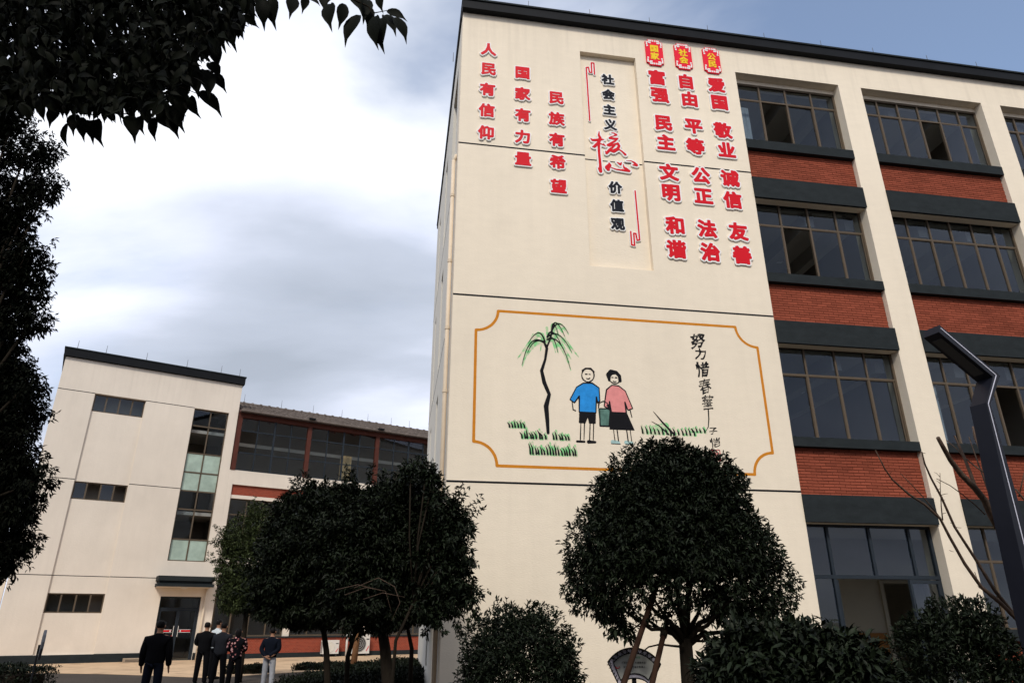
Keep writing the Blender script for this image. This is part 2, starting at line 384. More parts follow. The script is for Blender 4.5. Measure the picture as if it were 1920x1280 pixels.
# ================================================================== SETTING
def sheet(name, pts, z, m, **k):
    mb = MB(); mb.add([(x, y, z) for x, y in pts], [tuple(range(len(pts)))]); return build(mb, name, m, None, kind='structure', **k)
sheet('ground', [(-600, -600), (600, -600), (600, 600), (-600, 600)], 0, ASPH)
pv = [(-40, 33), (-24, 28.6), (-17.5, 25.95), (-15.7, 25.2), (-13.14, 24.68), (-11.12, 23.9), (-9.46, 23.2), (-8.73, 23.3), (-8.2, 24.3), (-7.21, 25.6), (-6.02, 26.4), (-4.4, 27.2), (-2.8, 28.4), (-2.3, 40), (4, 50), (-40, 50)]
mb = MB(); mb.prism(pv, lambda a, b, d: (a, b, d), .012, -.05)
build(mb, 'pavement', TAN, kind='structure')
sheet('planting_bed', [(-5.6, 12.2), (-3.0, 26.4), (-1.6, 23), (-1.35, 13.2), (14, 15.7), (14, 3.2), (1.4, 3.2), (-3, 8.5)], .006, SOIL)

# ================================================================== MAIN BUILDING
B = empty('school_building', MAIN_O, MAIN_A, label='tall cream four-storey school block with red brick panels beneath its windows', cat='building')
H = 15.9
BAYS = [(7.23, 10.20, [7.99, 8.74, 9.49]), (10.87, 14.56, [11.47, 12.09, 12.71, 13.34, 13.97]), (15.17, 18.85, [15.78, 16.4, 17.02, 17.64, 18.25])]
PANEL = (3.01, 4.485, 8.88, 15.07)
holes = [(a, b, -.2, 15.03) for a, b, _ in BAYS]+[PANEL]
build(holed_wall(0, 21, -.2, H, holes, .55), 'front_wall', PL, B)
box('recessed_panel', (PANEL[0]-.05, PANEL[1]+.05, .14, .22, PANEL[2]-.05, PANEL[3]+.05), PL, B)
# joint lines between storeys, painted grooves
for z, segs in ((11.845, [(0, 3.01), (4.485, 7.23)]), (7.955, [(0, 7.23)]), (4.04, [(0, 7.23)])):
    for a, b in segs: box('joint_line', (a-.001, b, -.003, .004, z-.019, z+.019), BLACKTRIM, B)
box('joint_line', (3.012, 4.483, .135, .144, 11.832, 11.858), BLACKTRIM, B)
# dark coping round the flat roof
build(MB().box(-.03, 21.1, -.17, .25, 15.87, 16.13).box(-.03, .2, .25, 10.7, 15.98, 16.13).box(.2, 21, 10.4, 10.7, 15.87, 16.13), 'coping', BLACKTRIM, B)
build(MB().box(-.045, 21.1, -.20, .28, 16.13, 16.18).box(-.045, .23, .28, 10.72, 16.13, 16.16), 'coping_cap', SLATE, B)
box('roof_slab', (.02, 20.9, .56, 10.4, 15.5, 15.8), SLATE, B)
for i, u in enumerate((1.7, 3.35, 5.0, 6.65, 8.3, 10.0, 11.6, 13.3, 14.9, 16.6)):
    build(MB().tube([(u, .05, 16.17), (u, .05, 16.62)], [.011, .006], 5), 'lightning_rod', RODM, B)
build(MB().tube([(-.1, v, 16.17) for v in (2,)]+[(-.1, 2, 16.5)], [.011, .006], 5), 'lightning_rod', RODM, B)

def window(parent, u0, u1, z0, z1, d, mull, transom, fm, opened=(), th=.05, dep=.06, low=None, gmat=None, tilt=.011, bars=None):
    """a window of fixed lights: frame with mullions and transom; panes are sub-parts; opened = columns whose lower pane is slid aside"""
    mb = MB(); y0, y1 = d, d+dep
    mb.box(u0, u0+th, y0, y1, z0, z1).box(u1-th, u1, y0, y1, z0, z1)
    mb.box(u0+th, u1-th, y0, y1, z1-th, z1).box(u0+th, u1-th, y0, y1, z0, z0+th)
    mb.box(u0+th, u1-th, y0+.004, y1-.004, transom-th*.45, transom+th*.45)
    for x in mull:
        mb.box(x-th*.42, x+th*.42, y0+.002, y1-.002, z0+th, transom-th*.45); mb.box(x-th*.42, x+th*.42, y0+.002, y1-.002, transom+th*.45, z1-th)
    fr = build(mb, 'window', fm, parent)
    cols = [u0+th]+list(mull)+[u1-th]
    for i in range(len(cols)-1):
        a, b = cols[i]+.008, cols[i+1]-.008
        for lo, hi, isl in ((transom+.01, z1-th*.8, False), (z0+th*.8, transom-.01, True)):
            if isl and i in opened: continue
            yy = d+dep*.5; t = random.uniform(-tilt, tilt)*(b-a); t2 = random.uniform(-tilt, tilt)*(hi-lo)
            g = gmat(i, isl) if gmat else None
            mb = MB().add([(a, yy, lo), (b, yy+t, lo), (b, yy+t+t2, hi), (a, yy+t2, hi), (a, yy+.006, lo), (b, yy+t+.006, lo), (b, yy+t+t2+.006, hi), (a, yy+t2+.006, hi)],
                          [(0, 1, 2, 3), (7, 6, 5, 4), (0, 4, 5, 1), (1, 5, 6, 2), (2, 6, 7, 3), (3, 7, 4, 0)])
            build(mb, 'pane', g or GLASS, fr)
            if isl:   # sash of the sliding light
                s = MB(); w = .028; ya, yb = yy-.018, yy+.024
                s.box(a, a+w, ya, yb, lo, hi).box(b-w, b, ya, yb, lo, hi).box(a+w, b-w, ya, yb, lo, lo+w).box(a+w, b-w, ya, yb, hi-w, hi)
                build(s, 'sash', fm, fr)
    return fr
brick_objs = 0; rest = MB(); bmesh_cache = {}
def bricks(a, b, z0, z1, y, single, panel):
    """running bond bricks proud of the mortar panel"""
    global brick_objs
    n = round((z1-z0)/.0615); ch = (z1-z0)/n; L = .245
    for r in range(n):
        x = a-(L/2 if r % 2 else 0)
        while x < b-.02:
            x0, x1 = max(x, a)+.005, min(x+L, b)-.005
            x += L
            if x1-x0 < .03: continue
            yy = y-.010-random.random()*.004; w = x1-x0; h = ch-.012
            if single and brick_objs < 300:
                key = round(w, 3)
                if key not in bmesh_cache: bmesh_cache[key] = MB().box(0, w, 0, .02, 0, h).mesh('brick', BRICK)
                o = link('brick', bmesh_cache[key], panel); o.location = (x0, yy, z0+r*ch+.006); brick_objs += 1
            else: rest.box(x0, x1, yy, yy+.02, z0+r*ch+.006, z0+r*ch+.006+h)
levels = [  # sill top, sill bottom, brick bottom, beam bottom, window top, window bottom, transom
    (12.87, 12.61, 11.71, 11.13, 14.90, 12.80, 14.38),
    (9.08, 8.85, 7.86, 7.32, 11.20, 9.00, 10.53),
    (5.19, 4.99, 3.985, 3.44, 7.36, 5.12, 6.68)]
opens = {(0, 0): (1,), (0, 1): (3,), (0, 2): (2,), (1, 0): (1,), (1, 1): (), (1, 2): (4,), (2, 0): (), (2, 1): (3,), (2, 2): (1,)}
for bi, (a, b, mull) in enumerate(BAYS):
    for li, (st, sb, bb, be, wt, wb, tr) in enumerate(levels):
        box('window_sill', (a-.001, b+.001, -.012, .32, sb, st), SLATE, B)
        box('lintel_beam', (a-.002, b+.012, -.035, .36, be, bb), SLATE, B)
        box('beam_soffit', (a+.001, b-.001, .03, .245, be-.008, be-.002), PL, B)
        pn = box('brick_panel', (a, b, .13, .34, bb, sb), MORTAR, B)
        bricks(a+.002, b-.002, bb, sb, .13, (bi == 0 and li == 2) or (bi == 0 and li == 1), pn)
        window(B, a+.002, b-.002, wb, wt, .25, mull, tr, BRONZE, opens[(li, bi)] if (li, bi) in opens else ())
        box('curtain', (a+.1, a+.55, .55, .57, wb+.1, tr), mat('grey_curtain_%d%d' % (bi, li), (.30, .33, .36), .9, .1, [(6, .3, 3, (6, 1, .2))]), B) if (bi, li) in ((0, 0), (1, 2)) else None
    box('soffit_board', (a, b, .24, .5, 14.905, 15.029), PL, B)
# ground floor of bay one: dark-framed glazed doors
a, b, _ = BAYS[0]
fr = MB(); d = .25
for x in (7.23, 7.80, 8.74, 9.65, 10.14): fr.box(x, x+.06, d, d+.08, 2.45, 3.44)
fr.box(7.23, 10.2, d-.004, d+.084, 2.38, 2.45).box(7.29, 10.14, d, d+.08, 3.38, 3.44)
for x in (7.23, 7.80, 10.14): fr.box(x, x+.06, d, d+.08, 0, 2.38)
ef = build(fr, 'entrance_frame', SLFRAME, B)
for x0, x1, z0, z1 in ((7.29, 7.8, 2.45, 3.38), (7.86, 8.74, 2.45, 3.38), (8.8, 9.65, 2.45, 3.38), (9.71, 10.14, 2.45, 3.38), (7.29, 7.8, .05, 2.38)):
    box('pane', (x0, x1, d+.03, d+.036, z0, z1), GLASS, ef)
def leafdoor(x, y, ang, w):
    e = Matrix.Translation((x, y, 0)) @ Matrix.Rotation(ang, 4, 'Z')
    def tr(mb): mb.v = [tuple(e @ Vector(v)) for v in mb.v]; return mb
    dr = build(tr(MB().box(0, .06, -.025, .025, .03, 2.36).box(w-.06, w, -.025, .025, .03, 2.36).box(.06, w-.06, -.025, .025, .03, .12).box(.06, w-.06, -.025, .025, 2.29, 2.36)), 'glass_door', SLFRAME, B)
    build(tr(MB().box(.06, w-.06, -.004, .004, .12, 2.29)), 'pane', GLASS, dr)
    build(tr(MB().tube([(w-.09, -.06, .9), (w-.09, -.06, 1.4)], .012, 6)), 'handle', ACW, dr)
leafdoor(7.88, .27, R(60), .80); leafdoor(10.12, .24, R(180+14), .86)
# ground floor of the other bays
for a, b, mull in BAYS[1:]:
    box('window_sill', (a-.001, b+.001, -.012, .32, 1.23, 1.44), SLATE, B)
    pn = box('brick_panel', (a, b, .13, .34, 0, 1.23), MORTAR, B); bricks(a+.002, b-.002, 0.0, 1.23, .13, False, pn)
    window(B, a+.002, b-.002, 1.40, 3.5, .25, mull, 2.75, BRONZE)
build(rest, 'brickwork', BRICK, B, kind='stuff')
# rooms behind the windows
for z in (0, 3.62, 7.5, 11.35, 15.2): box('floor_slab', (.3, 20.9, .57, 9.8, z-.12 if z else -.1, z+.1 if z else .02), CEIL, B)
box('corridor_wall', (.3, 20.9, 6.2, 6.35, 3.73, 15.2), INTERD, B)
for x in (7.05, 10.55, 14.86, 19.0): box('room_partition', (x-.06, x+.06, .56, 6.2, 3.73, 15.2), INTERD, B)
for z in (7.15, 11.0, 14.85):
    for x in (8.7, 12.6, 17.0):
        build(MB().box(x-.7, x+.7, 2.6, 2.72, z-.04, z).box(x-.7, x+.7, 4.6, 4.72, z-.04, z), 'ceiling_lamp', WHITE, B)
for z in (7.40, 11.25, 15.10):
    for x in (9.0, 10.1, 12.2, 13.6, 16.3, 17.8): box('ceiling_beam', (x-.12, x+.12, .6, 6.19, z-.42, z), CEIL, B)
# foyer on the ground floor
build(holed_wall(7.05, 14.8, .02, 3.5, [(11.0, 12.2, .0, 2.45)], .12, 3.2), 'foyer_wall', INTER, B)
build(MB().box(7.06, 10.86, 3.17, 3.199, .02, 1.33), 'dado', DADO, B)
build(MB().box(10.9, 11.0, 3.15, 3.33, .02, 2.52).box(12.2, 12.3, 3.15, 3.33, .02, 2.52).box(11.0, 12.2, 3.15, 3.33, 2.45, 2.52), 'door_casing', INTER, B)
# left (narrow) side of the building
sh = [(1.0, 2.5, -.2, 15.0), (4.6, 5.4, 12.0, 14.9), (4.6, 5.4, 8.1, 11.0), (4.6, 5.4, 4.3, 7.2), (4.6, 5.4, .6, 3.3), (8.0, 8.6, 12.0, 14.9), (8.0, 8.6, 8.1, 11.0), (8.0, 8.6, 4.3, 7.2)]
mb = holed_wall(.551, 10.5, -.2, H, sh, .4); mb.v = [(-.0+y, x, z) for x, y, z in mb.v]; build(mb, 'side_wall', PLS, B)
for z0, z1, m_, n_ in ((11.71, 12.87, MORTAR, 'brick_panel'), (7.86, 9.08, MORTAR, 'brick_panel'), (3.98, 5.2, MORTAR, 'brick_panel'), (0, 1.4, MORTAR, 'brick_panel')):
    box(n_, (.12, .3, 1.0, 2.5, z0, z1), BRICK, B)
for z0, z1 in ((12.87, 15.0), (9.08, 11.7), (5.2, 7.85), (1.4, 3.97)):
    w_ = box('window', (.24, .30, 1.0, 2.5, z0, z1), BRONZE, B)
    box('pane', (.225, .235, 1.05, 1.72, z0+.05, z1-.05), GLASS, w_); box('pane', (.225, .235, 1.78, 2.45, z0+.05, z1-.05), GLASS, w_)
for a, b, z0, z1 in sh[1:]:
    w_ = box('window', (.20, .26, a, b, z0, z1), BRONZE, B); box('pane', (.19, .198, a+.05, b-.05, z0+.05, z1-.05), GLASS, w_)
box('back_wall', (0.01, 20.9, 10.51, 10.8, -.2, H-.05), PL, B); box('far_end_wall', (20.9, 21.0, .56, 10.5, -.2, H-.05), PL, B)
for z in (11.845, 7.955, 4.04): box('joint_line', (-.004, .003, 2.5, 10.5, z-.012, z+.012), BLACKTRIM, B)
dp = MB().tube([(-.07, .38, 11.6), (-.07, .38, 0)], .045, 10); dp.tube([(-.07, .38, 11.55), (-.02, .45, 11.8), (.1, .5, 11.85)], .045, 10)
dpo = build(dp, 'downpipe', PIPE, B, True)
for z in (10.6, 8.9, 7.3, 5.9, 4.1, 2.4): build(MB().tube([(-.07, .38, z), (-.07, .38, z+.07)], .056, 10), 'pipe_collar', PIPE, dpo)

# ------------------------------------------------------------------ raised characters
def word(name, chars, label, cat, group, m, em, cols, base=0., t=.035, isoface=.046, border=.074, gh=1.0, zx=1.0):
    """a word of raised characters mounted on the wall: each = white board with coloured face"""
    ux, zy = cols[0]; t0 = empty(name, (0, 0, 0), 0)
    t0.matrix_world = Matrix.Translation(MAIN_O) @ Matrix.Rotation(MAIN_A, 4, 'Z') @ Matrix.Translation((ux, base, min(c[1] for c in cols)-.25))
    prop(t0, label, cat, group)
    zb = min(c[1] for c in cols)-.25
    for ch, (u, z) in zip(chars, cols):
        mb = MB(); glyph(mb, ch, u-ux, z-zb, em*zx, em*gh, isoface+border, t, -.002)
        bk = build(mb, 'character', WHITE, t0, label='white-edged character '+ch)
        mf = MB(); glyph(mf, ch, u-ux, z-zb, em*zx, em*gh, isoface, t+.006, t-.001); build(mf, 'face', m, bk)
    return t0
word('slogan_column', '人民有信仰', 'leftmost column of five red characters, starting highest on the blank wall', 'lettering', 'small red slogan columns', RED, .385, [(.66, 14.72), (.67, 14.09), (.65, 13.46), (.64, 12.83), (.63, 12.18)])
word('slogan_column', '国家有力量', 'second column of five red characters from the left corner of the wall', 'lettering', 'small red slogan columns', RED, .385, [(1.51, 14.10), (1.51, 13.45), (1.51, 12.81), (1.50, 12.17), (1.51, 11.54)])
word('slogan_column', '民族有希望', 'third and lowest column of five red characters, just left of the recessed panel', 'lettering', 'small red slogan columns', RED, .385, [(2.35, 13.44), (2.34, 12.81), (2.33, 12.19), (2.33, 11.55), (2.34, 10.88)])
word('slogan_word', '社会主义', 'four black characters at the top of the recessed panel', 'lettering', 'black words in the recessed panel', LBLACK, .325, [(3.74, 14.35), (3.73, 13.87), (3.73, 13.39), (3.73, 12.93)], .14, isoface=.05)
word('slogan_word', '价值观', 'three black characters low in the recessed panel, under the big red brush word', 'lettering', 'black words in the recessed panel', LBLACK, .325, [(3.75, 11.09), (3.76, 10.59), (3.75, 10.09)], .14, isoface=.05)
C3 = [[('富强', 14.48, 13.91, 5.01, 5.04), ('民主', 13.04, 12.46, 5.06, 5.07), ('文明', 11.58, 11.00, 5.07, 5.07), ('和谐', 10.10, 9.47, 5.08, 5.06)],
      [('自由', 14.46, 13.90, 5.79, 5.83), ('平等', 13.04, 12.43, 5.85, 5.83), ('公正', 11.58, 10.99, 5.88, 5.88), ('法治', 10.09, 9.47, 5.87, 5.88)],
      [('爱国', 14.47, 13.90, 6.62, 6.64), ('敬业', 13.02, 12.43, 6.62, 6.65), ('诚信', 11.58, 10.96, 6.63, 6.62), ('友善', 10.09, 9.46, 6.65, 6.66)]]
cn = ['left', 'middle', 'right']; rn = ['top', 'second', 'third', 'bottom']
for ci, colm in enumerate(C3):
    for ri, (ch, z0, z1, ua, ub) in enumerate(colm):
        word('value_word', ch, 'large red word %s, %s of four in the %s column beside the windows' % (ch, rn[ri], cn[ci]), 'lettering', 'large red two-character words', RED, .47, [(ua, z0), (ub, z1)], isoface=.052)
# big brush word 核心
Zk = lambda x, y: on_wall(1090+x*.08596, 230+y*.08594, .14)
sc_ = .0011
K1 = [[(200, 372, 12), (235, 405, 24), (330, 402, 30), (420, 388, 28), (492, 392, 4)], [(378, 222, 10), (372, 300, 22), (400, 350, 30), (372, 450, 32), (372, 560, 26), (380, 700, 25), (405, 950, 27), (412, 1085, 32)],
      [(410, 1090, 26), (370, 1035, 12), (352, 985, 3)], [(350, 470, 30), (275, 545, 30), (240, 545, 14)], [(400, 480, 10), (450, 498, 15), (520, 532, 8)], [(470, 468, 4), (495, 515, 12)],
      [(640, 243, 5), (700, 252, 13), (755, 288, 22), (700, 312, 9), (622, 335, 10), (608, 360, 24), (700, 372, 26), (785, 368, 14), (720, 425, 20), (570, 512, 26), (605, 528, 20), (715, 490, 16), (785, 482, 30), (815, 530, 26), (780, 600, 34), (690, 645, 40), (640, 640, 24)],
      [(720, 515, 16), (610, 615, 30), (540, 690, 26), (515, 640, 8)], [(800, 600, 14), (880, 652, 17), (948, 718, 26)]]
K2 = [[(595, 892, 8), (605, 950, 40), (560, 1000, 52), (575, 1040, 38)], [(640, 1000, 8), (750, 1040, 15), (900, 1062, 20), (1030, 1078, 25)], [(1040, 1072, 20), (960, 1030, 34), (920, 1000, 18), (905, 930, 5)], [(900, 1055, 14), (895, 1030, 6)],
      [(768, 886, 8), (840, 930, 28), (872, 885, 5)], [(970, 852, 4), (1080, 857, 8), (1140, 892, 20), (1190, 945, 34), (1110, 945, 10)]]
def conv(st, f, s): return [[(*f(x, y), r*s*1.32) for x, y, r in q] for q in st]
def brushword(parts, label):
    ref = Zk(700, 1100); t0 = empty('brush_word', (0, 0, 0)); prop(t0, label, 'lettering')
    t0.matrix_world = Matrix.Translation(MAIN_O) @ Matrix.Rotation(MAIN_A, 4, 'Z') @ Matrix.Translation((ref[0], .14, ref[1]))
    for ch, st in parts:
        s2 = [[(u-ref[0], z-ref[1], r) for u, z, r in q] for q in conv(st, Zk, .00092)]
        a = np.array([p for q in s2 for p in q]); xs = np.arange(a[:, 0].min()-.12, a[:, 0].max()+.12, .011); ys = np.arange(a[:, 1].min()-.12, a[:, 1].max()+.12, .011)
        X, Y = np.meshgrid(xs, ys); D = field(np.c_[X.ravel(), Y.ravel()], s2).reshape(X.shape); f = lambda x, y, d: (x, -d, y)
        m1 = MB(); iso_mesh(m1, xs, ys, D, .036, f, .035, -.002); bk = build(m1, 'character', WHITE, t0, label='white-edged character '+ch)
        m2 = MB(); iso_mesh(m2, xs, ys, D, -.0, f, .042, .034); build(m2, 'face', RED, bk)
brushword([('核', K1), ('心', K2)], 'big red flowing brush word in the middle of the recessed panel')
def scroll(pts, label):
    ref = pts[0]; t0 = empty('scroll_ornament', (0, 0, 0)); prop(t0, label, 'ornament', 'red line ornaments in the recessed panel')
    t0.matrix_world = Matrix.Translation(MAIN_O) @ Matrix.Rotation(MAIN_A, 4, 'Z') @ Matrix.Translation((ref[0], .14, ref[1]))
    s = [[(u-ref[0], z-ref[1], .018) for u, z in pts]]
    a = np.array(s[0]); xs = np.arange(a[:, 0].min()-.06, a[:, 0].max()+.06, .010); ys = np.arange(a[:, 1].min()-.06, a[:, 1].max()+.06, .012)
    X, Y = np.meshgrid(xs, ys); D = field(np.c_[X.ravel(), Y.ravel()], s).reshape(X.shape); f = lambda x, y, d: (x, -d, y)
    m1 = MB(); iso_mesh(m1, xs, ys, D, .018, f, .03, -.002); bk = build(m1, 'backing', WHITE, t0)
    m2 = MB(); iso_mesh(m2, xs, ys, D, 0., f, .036, .029); build(m2, 'line', RED, t0)
scroll([(3.21, 12.99), (3.19, 14.66), (3.25, 14.68), (3.27, 14.52), (3.33, 14.52), (3.33, 14.84), (3.40, 14.84), (3.40, 14.47)], 'thin red line ending in a meander at the top left of the recessed panel')
scroll([(4.235, 11.05), (4.25, 9.72), (4.19, 9.70), (4.17, 9.88), (4.12, 9.88), (4.12, 9.56), (4.05, 9.57), (4.05, 9.92)], 'thin red line ending in a meander at the lower right of the recessed panel')
# red badges
def badge(chs, u, z, label):
    t0 = empty('badge', (0, 0, 0)); prop(t0, label, 'sign', 'red badges above the large words')
    t0.matrix_world = Matrix.Translation(MAIN_O) @ Matrix.Rotation(MAIN_A, 4, 'Z') @ Matrix.Translation((u, 0, z-.43))
    w, h, c = .235, .43, .075; f = lambda a, b, d: (a, -d, b+.43)
    pl = [(-w+c, -h), (w-c, -h), (w-c, -h+.03), (w-.03, -h+c), (w, -h+c), (w, h-c), (w-.03, h-c), (w-c, h-.03), (w-c, h), (-w+c, h), (-w+c, h-.03), (-w+.03, h-c), (-w, h-c), (-w, -h+c), (-w+.03, -h+c), (-w+c, -h+.03)]
    bd = build(MB().prism(pl[::-1], f, .04, 0), 'plate', BADGE, t0)
    wb = MB()
    def bx(x0, x1, y0, y1): wb.prism([(x0, y0), (x0, y1), (x1, y1), (x1, y0)], f, .045, .0395)
    for sx in (1, -1):
        for sy in (1, -1):
            q = lambda x0, x1, y0, y1: bx(*sorted((sx*x0, sx*x1)), *sorted((sy*y0, sy*y1)))
            q(.01, .045, .355, .41); q(.06, .15, .36, .41); q(.13, .175, .325, .355); q(.178, .215, .24, .35); q(.165, .21, .18, .225); q(.08, .15, .295, .345)
    build(wb, 'fretwork', WHITE, bd)
    for ch, zz in zip(chs, (.12, -.13)):
        mb = MB(); glyph(mb, ch, 0, .43+zz, .24, .24, .035, .047, .0395); build(mb, 'character', YEL, bd)
badge('国家', 5.01, 15.31, 'red badge with yellow characters 国家, leftmost of the three')
badge('社会', 5.80, 15.30, 'red badge with yellow characters 社会, middle of the three')
badge('公民', 6.59, 15.29, 'red badge with yellow characters 公民, nearest the top window')

# ------------------------------------------------------------------ mural: a plain generic painting of two children and a tree
MU = empty('mural', (0, 0, 0)); prop(MU, 'painted mural of two children under a drooping tree inside an orange line border', 'mural')
MU.matrix_world = Matrix.Translation(MAIN_O) @ Matrix.Rotation(MAIN_A, 4, 'Z')
def arc(cx, cz, r, a0, a1, n=10): return [(cx+r*math.cos(R(a0+(a1-a0)*i/n)), cz+r*math.sin(R(a0+(a1-a0)*i/n))) for i in range(n+1)]
L_, R_, B_, T_, q = .50, 6.73, 4.36, 7.63, .46
bp = arc(L_, T_, q, 0, -90)+arc(L_, B_, q, 90, 0)+arc(R_, B_, q, 180, 90)+arc(R_, T_, q, -90, -180)
paint('mural_border', ORANGE, MU, .002, .016, strokes=[[(x, z, .029) for x, z in bp+[bp[0]]]])
# tree: trunk, boughs and hanging twigs
trunk = [[(1.98, 5.05, .03), (1.97, 5.3, .04), (1.95, 5.6, .05), (2.02, 5.85, .035), (1.92, 6.1, .042), (1.87, 6.35, .034), (1.95, 6.6, .025), (1.99, 6.85, .03), (1.93, 7.0, .022)], [(1.98, 6.85, .02), (2.06, 7.05, .018), (2.1, 7.2, .02)]]
boughs = []; wash = []
for (ox, oz), (px_, pz), (ex, ez) in (((1.92, 6.98), (1.62, 7.10), (1.46, 6.45)), ((1.92, 7.0), (1.70, 6.98), (1.58, 6.72)), ((1.95, 7.0), (1.85, 7.30), (1.60, 6.95)), ((2.0, 7.1), (2.1, 7.32), (2.30, 6.95)),
        ((2.0, 7.1), (2.25, 7.28), (2.52, 6.80)), ((2.0, 7.05), (2.3, 7.12), (2.48, 6.42)), ((2.02, 7.05), (2.15, 7.12), (2.22, 6.78)), ((2.10, 7.2), (2.15, 7.62), (2.38, 7.15)), ((2.10, 7.2), (2.12, 7.55), (2.24, 7.18)), ((2.1, 7.25), (2.26, 7.52), (2.46, 7.22))):
    pts = []
    for i in range(10):
        t = i/9; x = ox*(1-t)**2+2*px_*t*(1-t)+ex*t*t; z = oz*(1-t)**2+2*(pz+.1)*t*(1-t)+ez*t*t; pts.append((x, z, .017*(1-t*.8)+.002))
    boughs.append(pts); wash.append([(x+.01, z-.035, .05*math.sin(math.pi*min(1, .15+.85*i/9))+.006) for i, (x, z, r) in enumerate(pts)])
for k_ in range(9):
    x0 = 1.62+k_*.095; z0 = 7.02+.2*math.sin(k_*.4)+random.uniform(-.1, .1); dr_ = (x0-1.98)*.14; wash.append([(x0+dr_*i, z0-.075*i, .024*(1-i/7)+.004) for i in range(6)])
paint('painted_leaves', GREENW, MU, .002, .012, strokes=wash)
paint('painted_tree', INK, MU, .0045, .010, strokes=trunk+boughs)
gr = []; gw = []
def tuft(u, z, n, h, dx=.06):
    for i in range(n):
        x = u+i*dx+random.uniform(-.01, .01); hh = h*random.uniform(.6, 1.1)
        gr.append([(x, z, .020), (x-.01, z+hh*.5, .016), (x-.03-random.random()*.03, z+hh, .003)])
        gw.append([(x+.01, z+.0, .035), (x-.01, z+hh*1.05, .02)])
tuft(1.20, 5.14, 6, .13); tuft(1.45, 4.93, 9, .17); tuft(2.1, 4.93, 6, .15); tuft(1.62, 4.62, 17, .2, .057); tuft(3.95, 5.13, 14, .14, .085); tuft(5.02, 5.2, 4, .1, .09)
gr.append([(4.62, 5.12, .02), (4.4, 5.35, .02), (4.2, 5.6, .004)]); gr.append([(4.5, 5.12, .015), (4.3, 5.3, .012), (4.15, 5.38, .004)]); gw.append([(4.2, 5.2, .10), (4.45, 5.3, .07)])
paint('painted_grass_wash', GREENW, MU, .002, .014, strokes=gw)
paint('painted_grass', INK, MU, .0045, .010, strokes=gr)
# two plain children side by side with a pail between them
def lean(x, z):
    k = .075 if x < 3.03 else (-.075 if x > 3.29 else 0)
    return (3.15+(x-3.15)*1.06+(z-4.9)*k, 4.88+(z-4.88)*1.05)
FL = []   # black lines
def ol(*p, r=.012): FL.append([(x, z, r) for x, z in p])
boy_top = [(2.55, 5.98), (2.68, 6.07), (2.86, 6.08), (3.0, 5.99), (3.08, 5.72), (2.98, 5.68), (2.95, 5.80), (2.95, 5.48), (2.62, 5.48), (2.61, 5.80), (2.52, 5.66), (2.43, 5.72)]
paint('painted_blue_shirt', BLUEP, MU, .002, .010, polys=[[lean(*p) for p in boy_top]])
girl_top = [(3.30, 5.96), (3.42, 6.06), (3.56, 6.05), (3.68, 5.95), (3.78, 5.60), (3.68, 5.56), (3.64, 5.72), (3.64, 5.50), (3.34, 5.50), (3.33, 5.72), (3.26, 5.56), (3.16, 5.62)]
paint('painted_pink_blouse', PINKP, MU, .002, .010, polys=[[lean(*p) for p in girl_top]])
paint('painted_pail', TEALP, MU, .002, .010, polys=[[lean(*p) for p in [(3.035, 5.56), (3.28, 5.56), (3.24, 5.22), (3.06, 5.22)]]])
paint('painted_aqua_shoes', AQUAP, MU, .002, .010, strokes=[[(3.30, 4.92, .04), (3.42, 4.91, .035)], [(3.58, 4.92, .04), (3.70, 4.91, .035)]])
black = [[(2.62, 5.49), (2.95, 5.49), (2.95, 5.26), (2.82, 5.26), (2.79, 5.38), (2.75, 5.26), (2.62, 5.26)], [(3.33, 5.51), (3.65, 5.51), (3.76, 5.16), (3.24, 5.16)]]
for p in (boy_top, girl_top): FL.append([(x, z, .013) for x, z in p+[p[0]]])
ol((3.02, 5.57), (3.28, 5.57), (3.24, 5.22), (3.06, 5.22), (3.02, 5.57)); ol((3.04, 5.57), (3.07, 5.68), (3.15, 5.72), (3.23, 5.68), (3.26, 5.57), r=.010)
hd = lambda cx, cz, r: [(cx+r*math.cos(R(t)), cz+r*1.12*math.sin(R(t)), .012) for t in range(0, 361, 20)]
FL.append(hd(2.77, 6.24, .125)); FL.append(hd(3.49, 6.22, .115))
ol((2.72, 6.26), (2.75, 6.26)); ol((2.79, 6.26), (2.82, 6.26)); ol((2.74, 6.17), (2.78, 6.16), (2.81, 6.18), r=.010)
ol((3.44, 6.22), (3.47, 6.22)); ol((3.51, 6.22), (3.54, 6.22)); ol((3.46, 6.14), (3.49, 6.13), (3.52, 6.14), r=.010)
for x in (2.66, 2.73, 2.84, 2.91): ol((x, 5.26), (x, 4.94), r=.010)
for x in (3.34, 3.41, 3.60, 3.67): ol((x, 5.16), (x, 4.94), r=.010)
ol((3.0, 5.70), (3.05, 5.60)); ol((3.26, 5.58), (3.22, 5.64)); ol((2.47, 5.69), (2.5, 5.52), (2.55, 5.50), r=.010); ol((3.72, 5.58), (3.74, 5.42), r=.010)
FL.append([(2.60, 4.90, .03), (2.74, 4.90, .025)]); FL.append([(2.82, 4.90, .03), (2.95, 4.90, .025)])
FL.append([(2.66, 6.33, .018), (2.72, 6.38, .02), (2.82, 6.38, .02), (2.89, 6.32, .016)])                    # boy's cropped hair
FL.append([(3.38, 6.16, .03), (3.38, 6.27, .05), (3.44, 6.33, .05), (3.54, 6.33, .05), (3.60, 6.26, .045), (3.60, 6.16, .03)])   # girl's bob
for s in ((3.30, 4.92), (3.58, 4.92)): FL.append([(s[0]-.04, s[1]-.035, .008), (s[0]+.14, s[1]-.04, .008)])
FL = [[(*lean(x, z), r_*(1+.22*math.sin(x*40+z*31))) for x, z, r_ in q_] for q_ in FL]; black = [[lean(*p) for p in q_] for q_ in black]
paint('painted_children', INK, MU, .0045, .010, strokes=FL, polys=black)
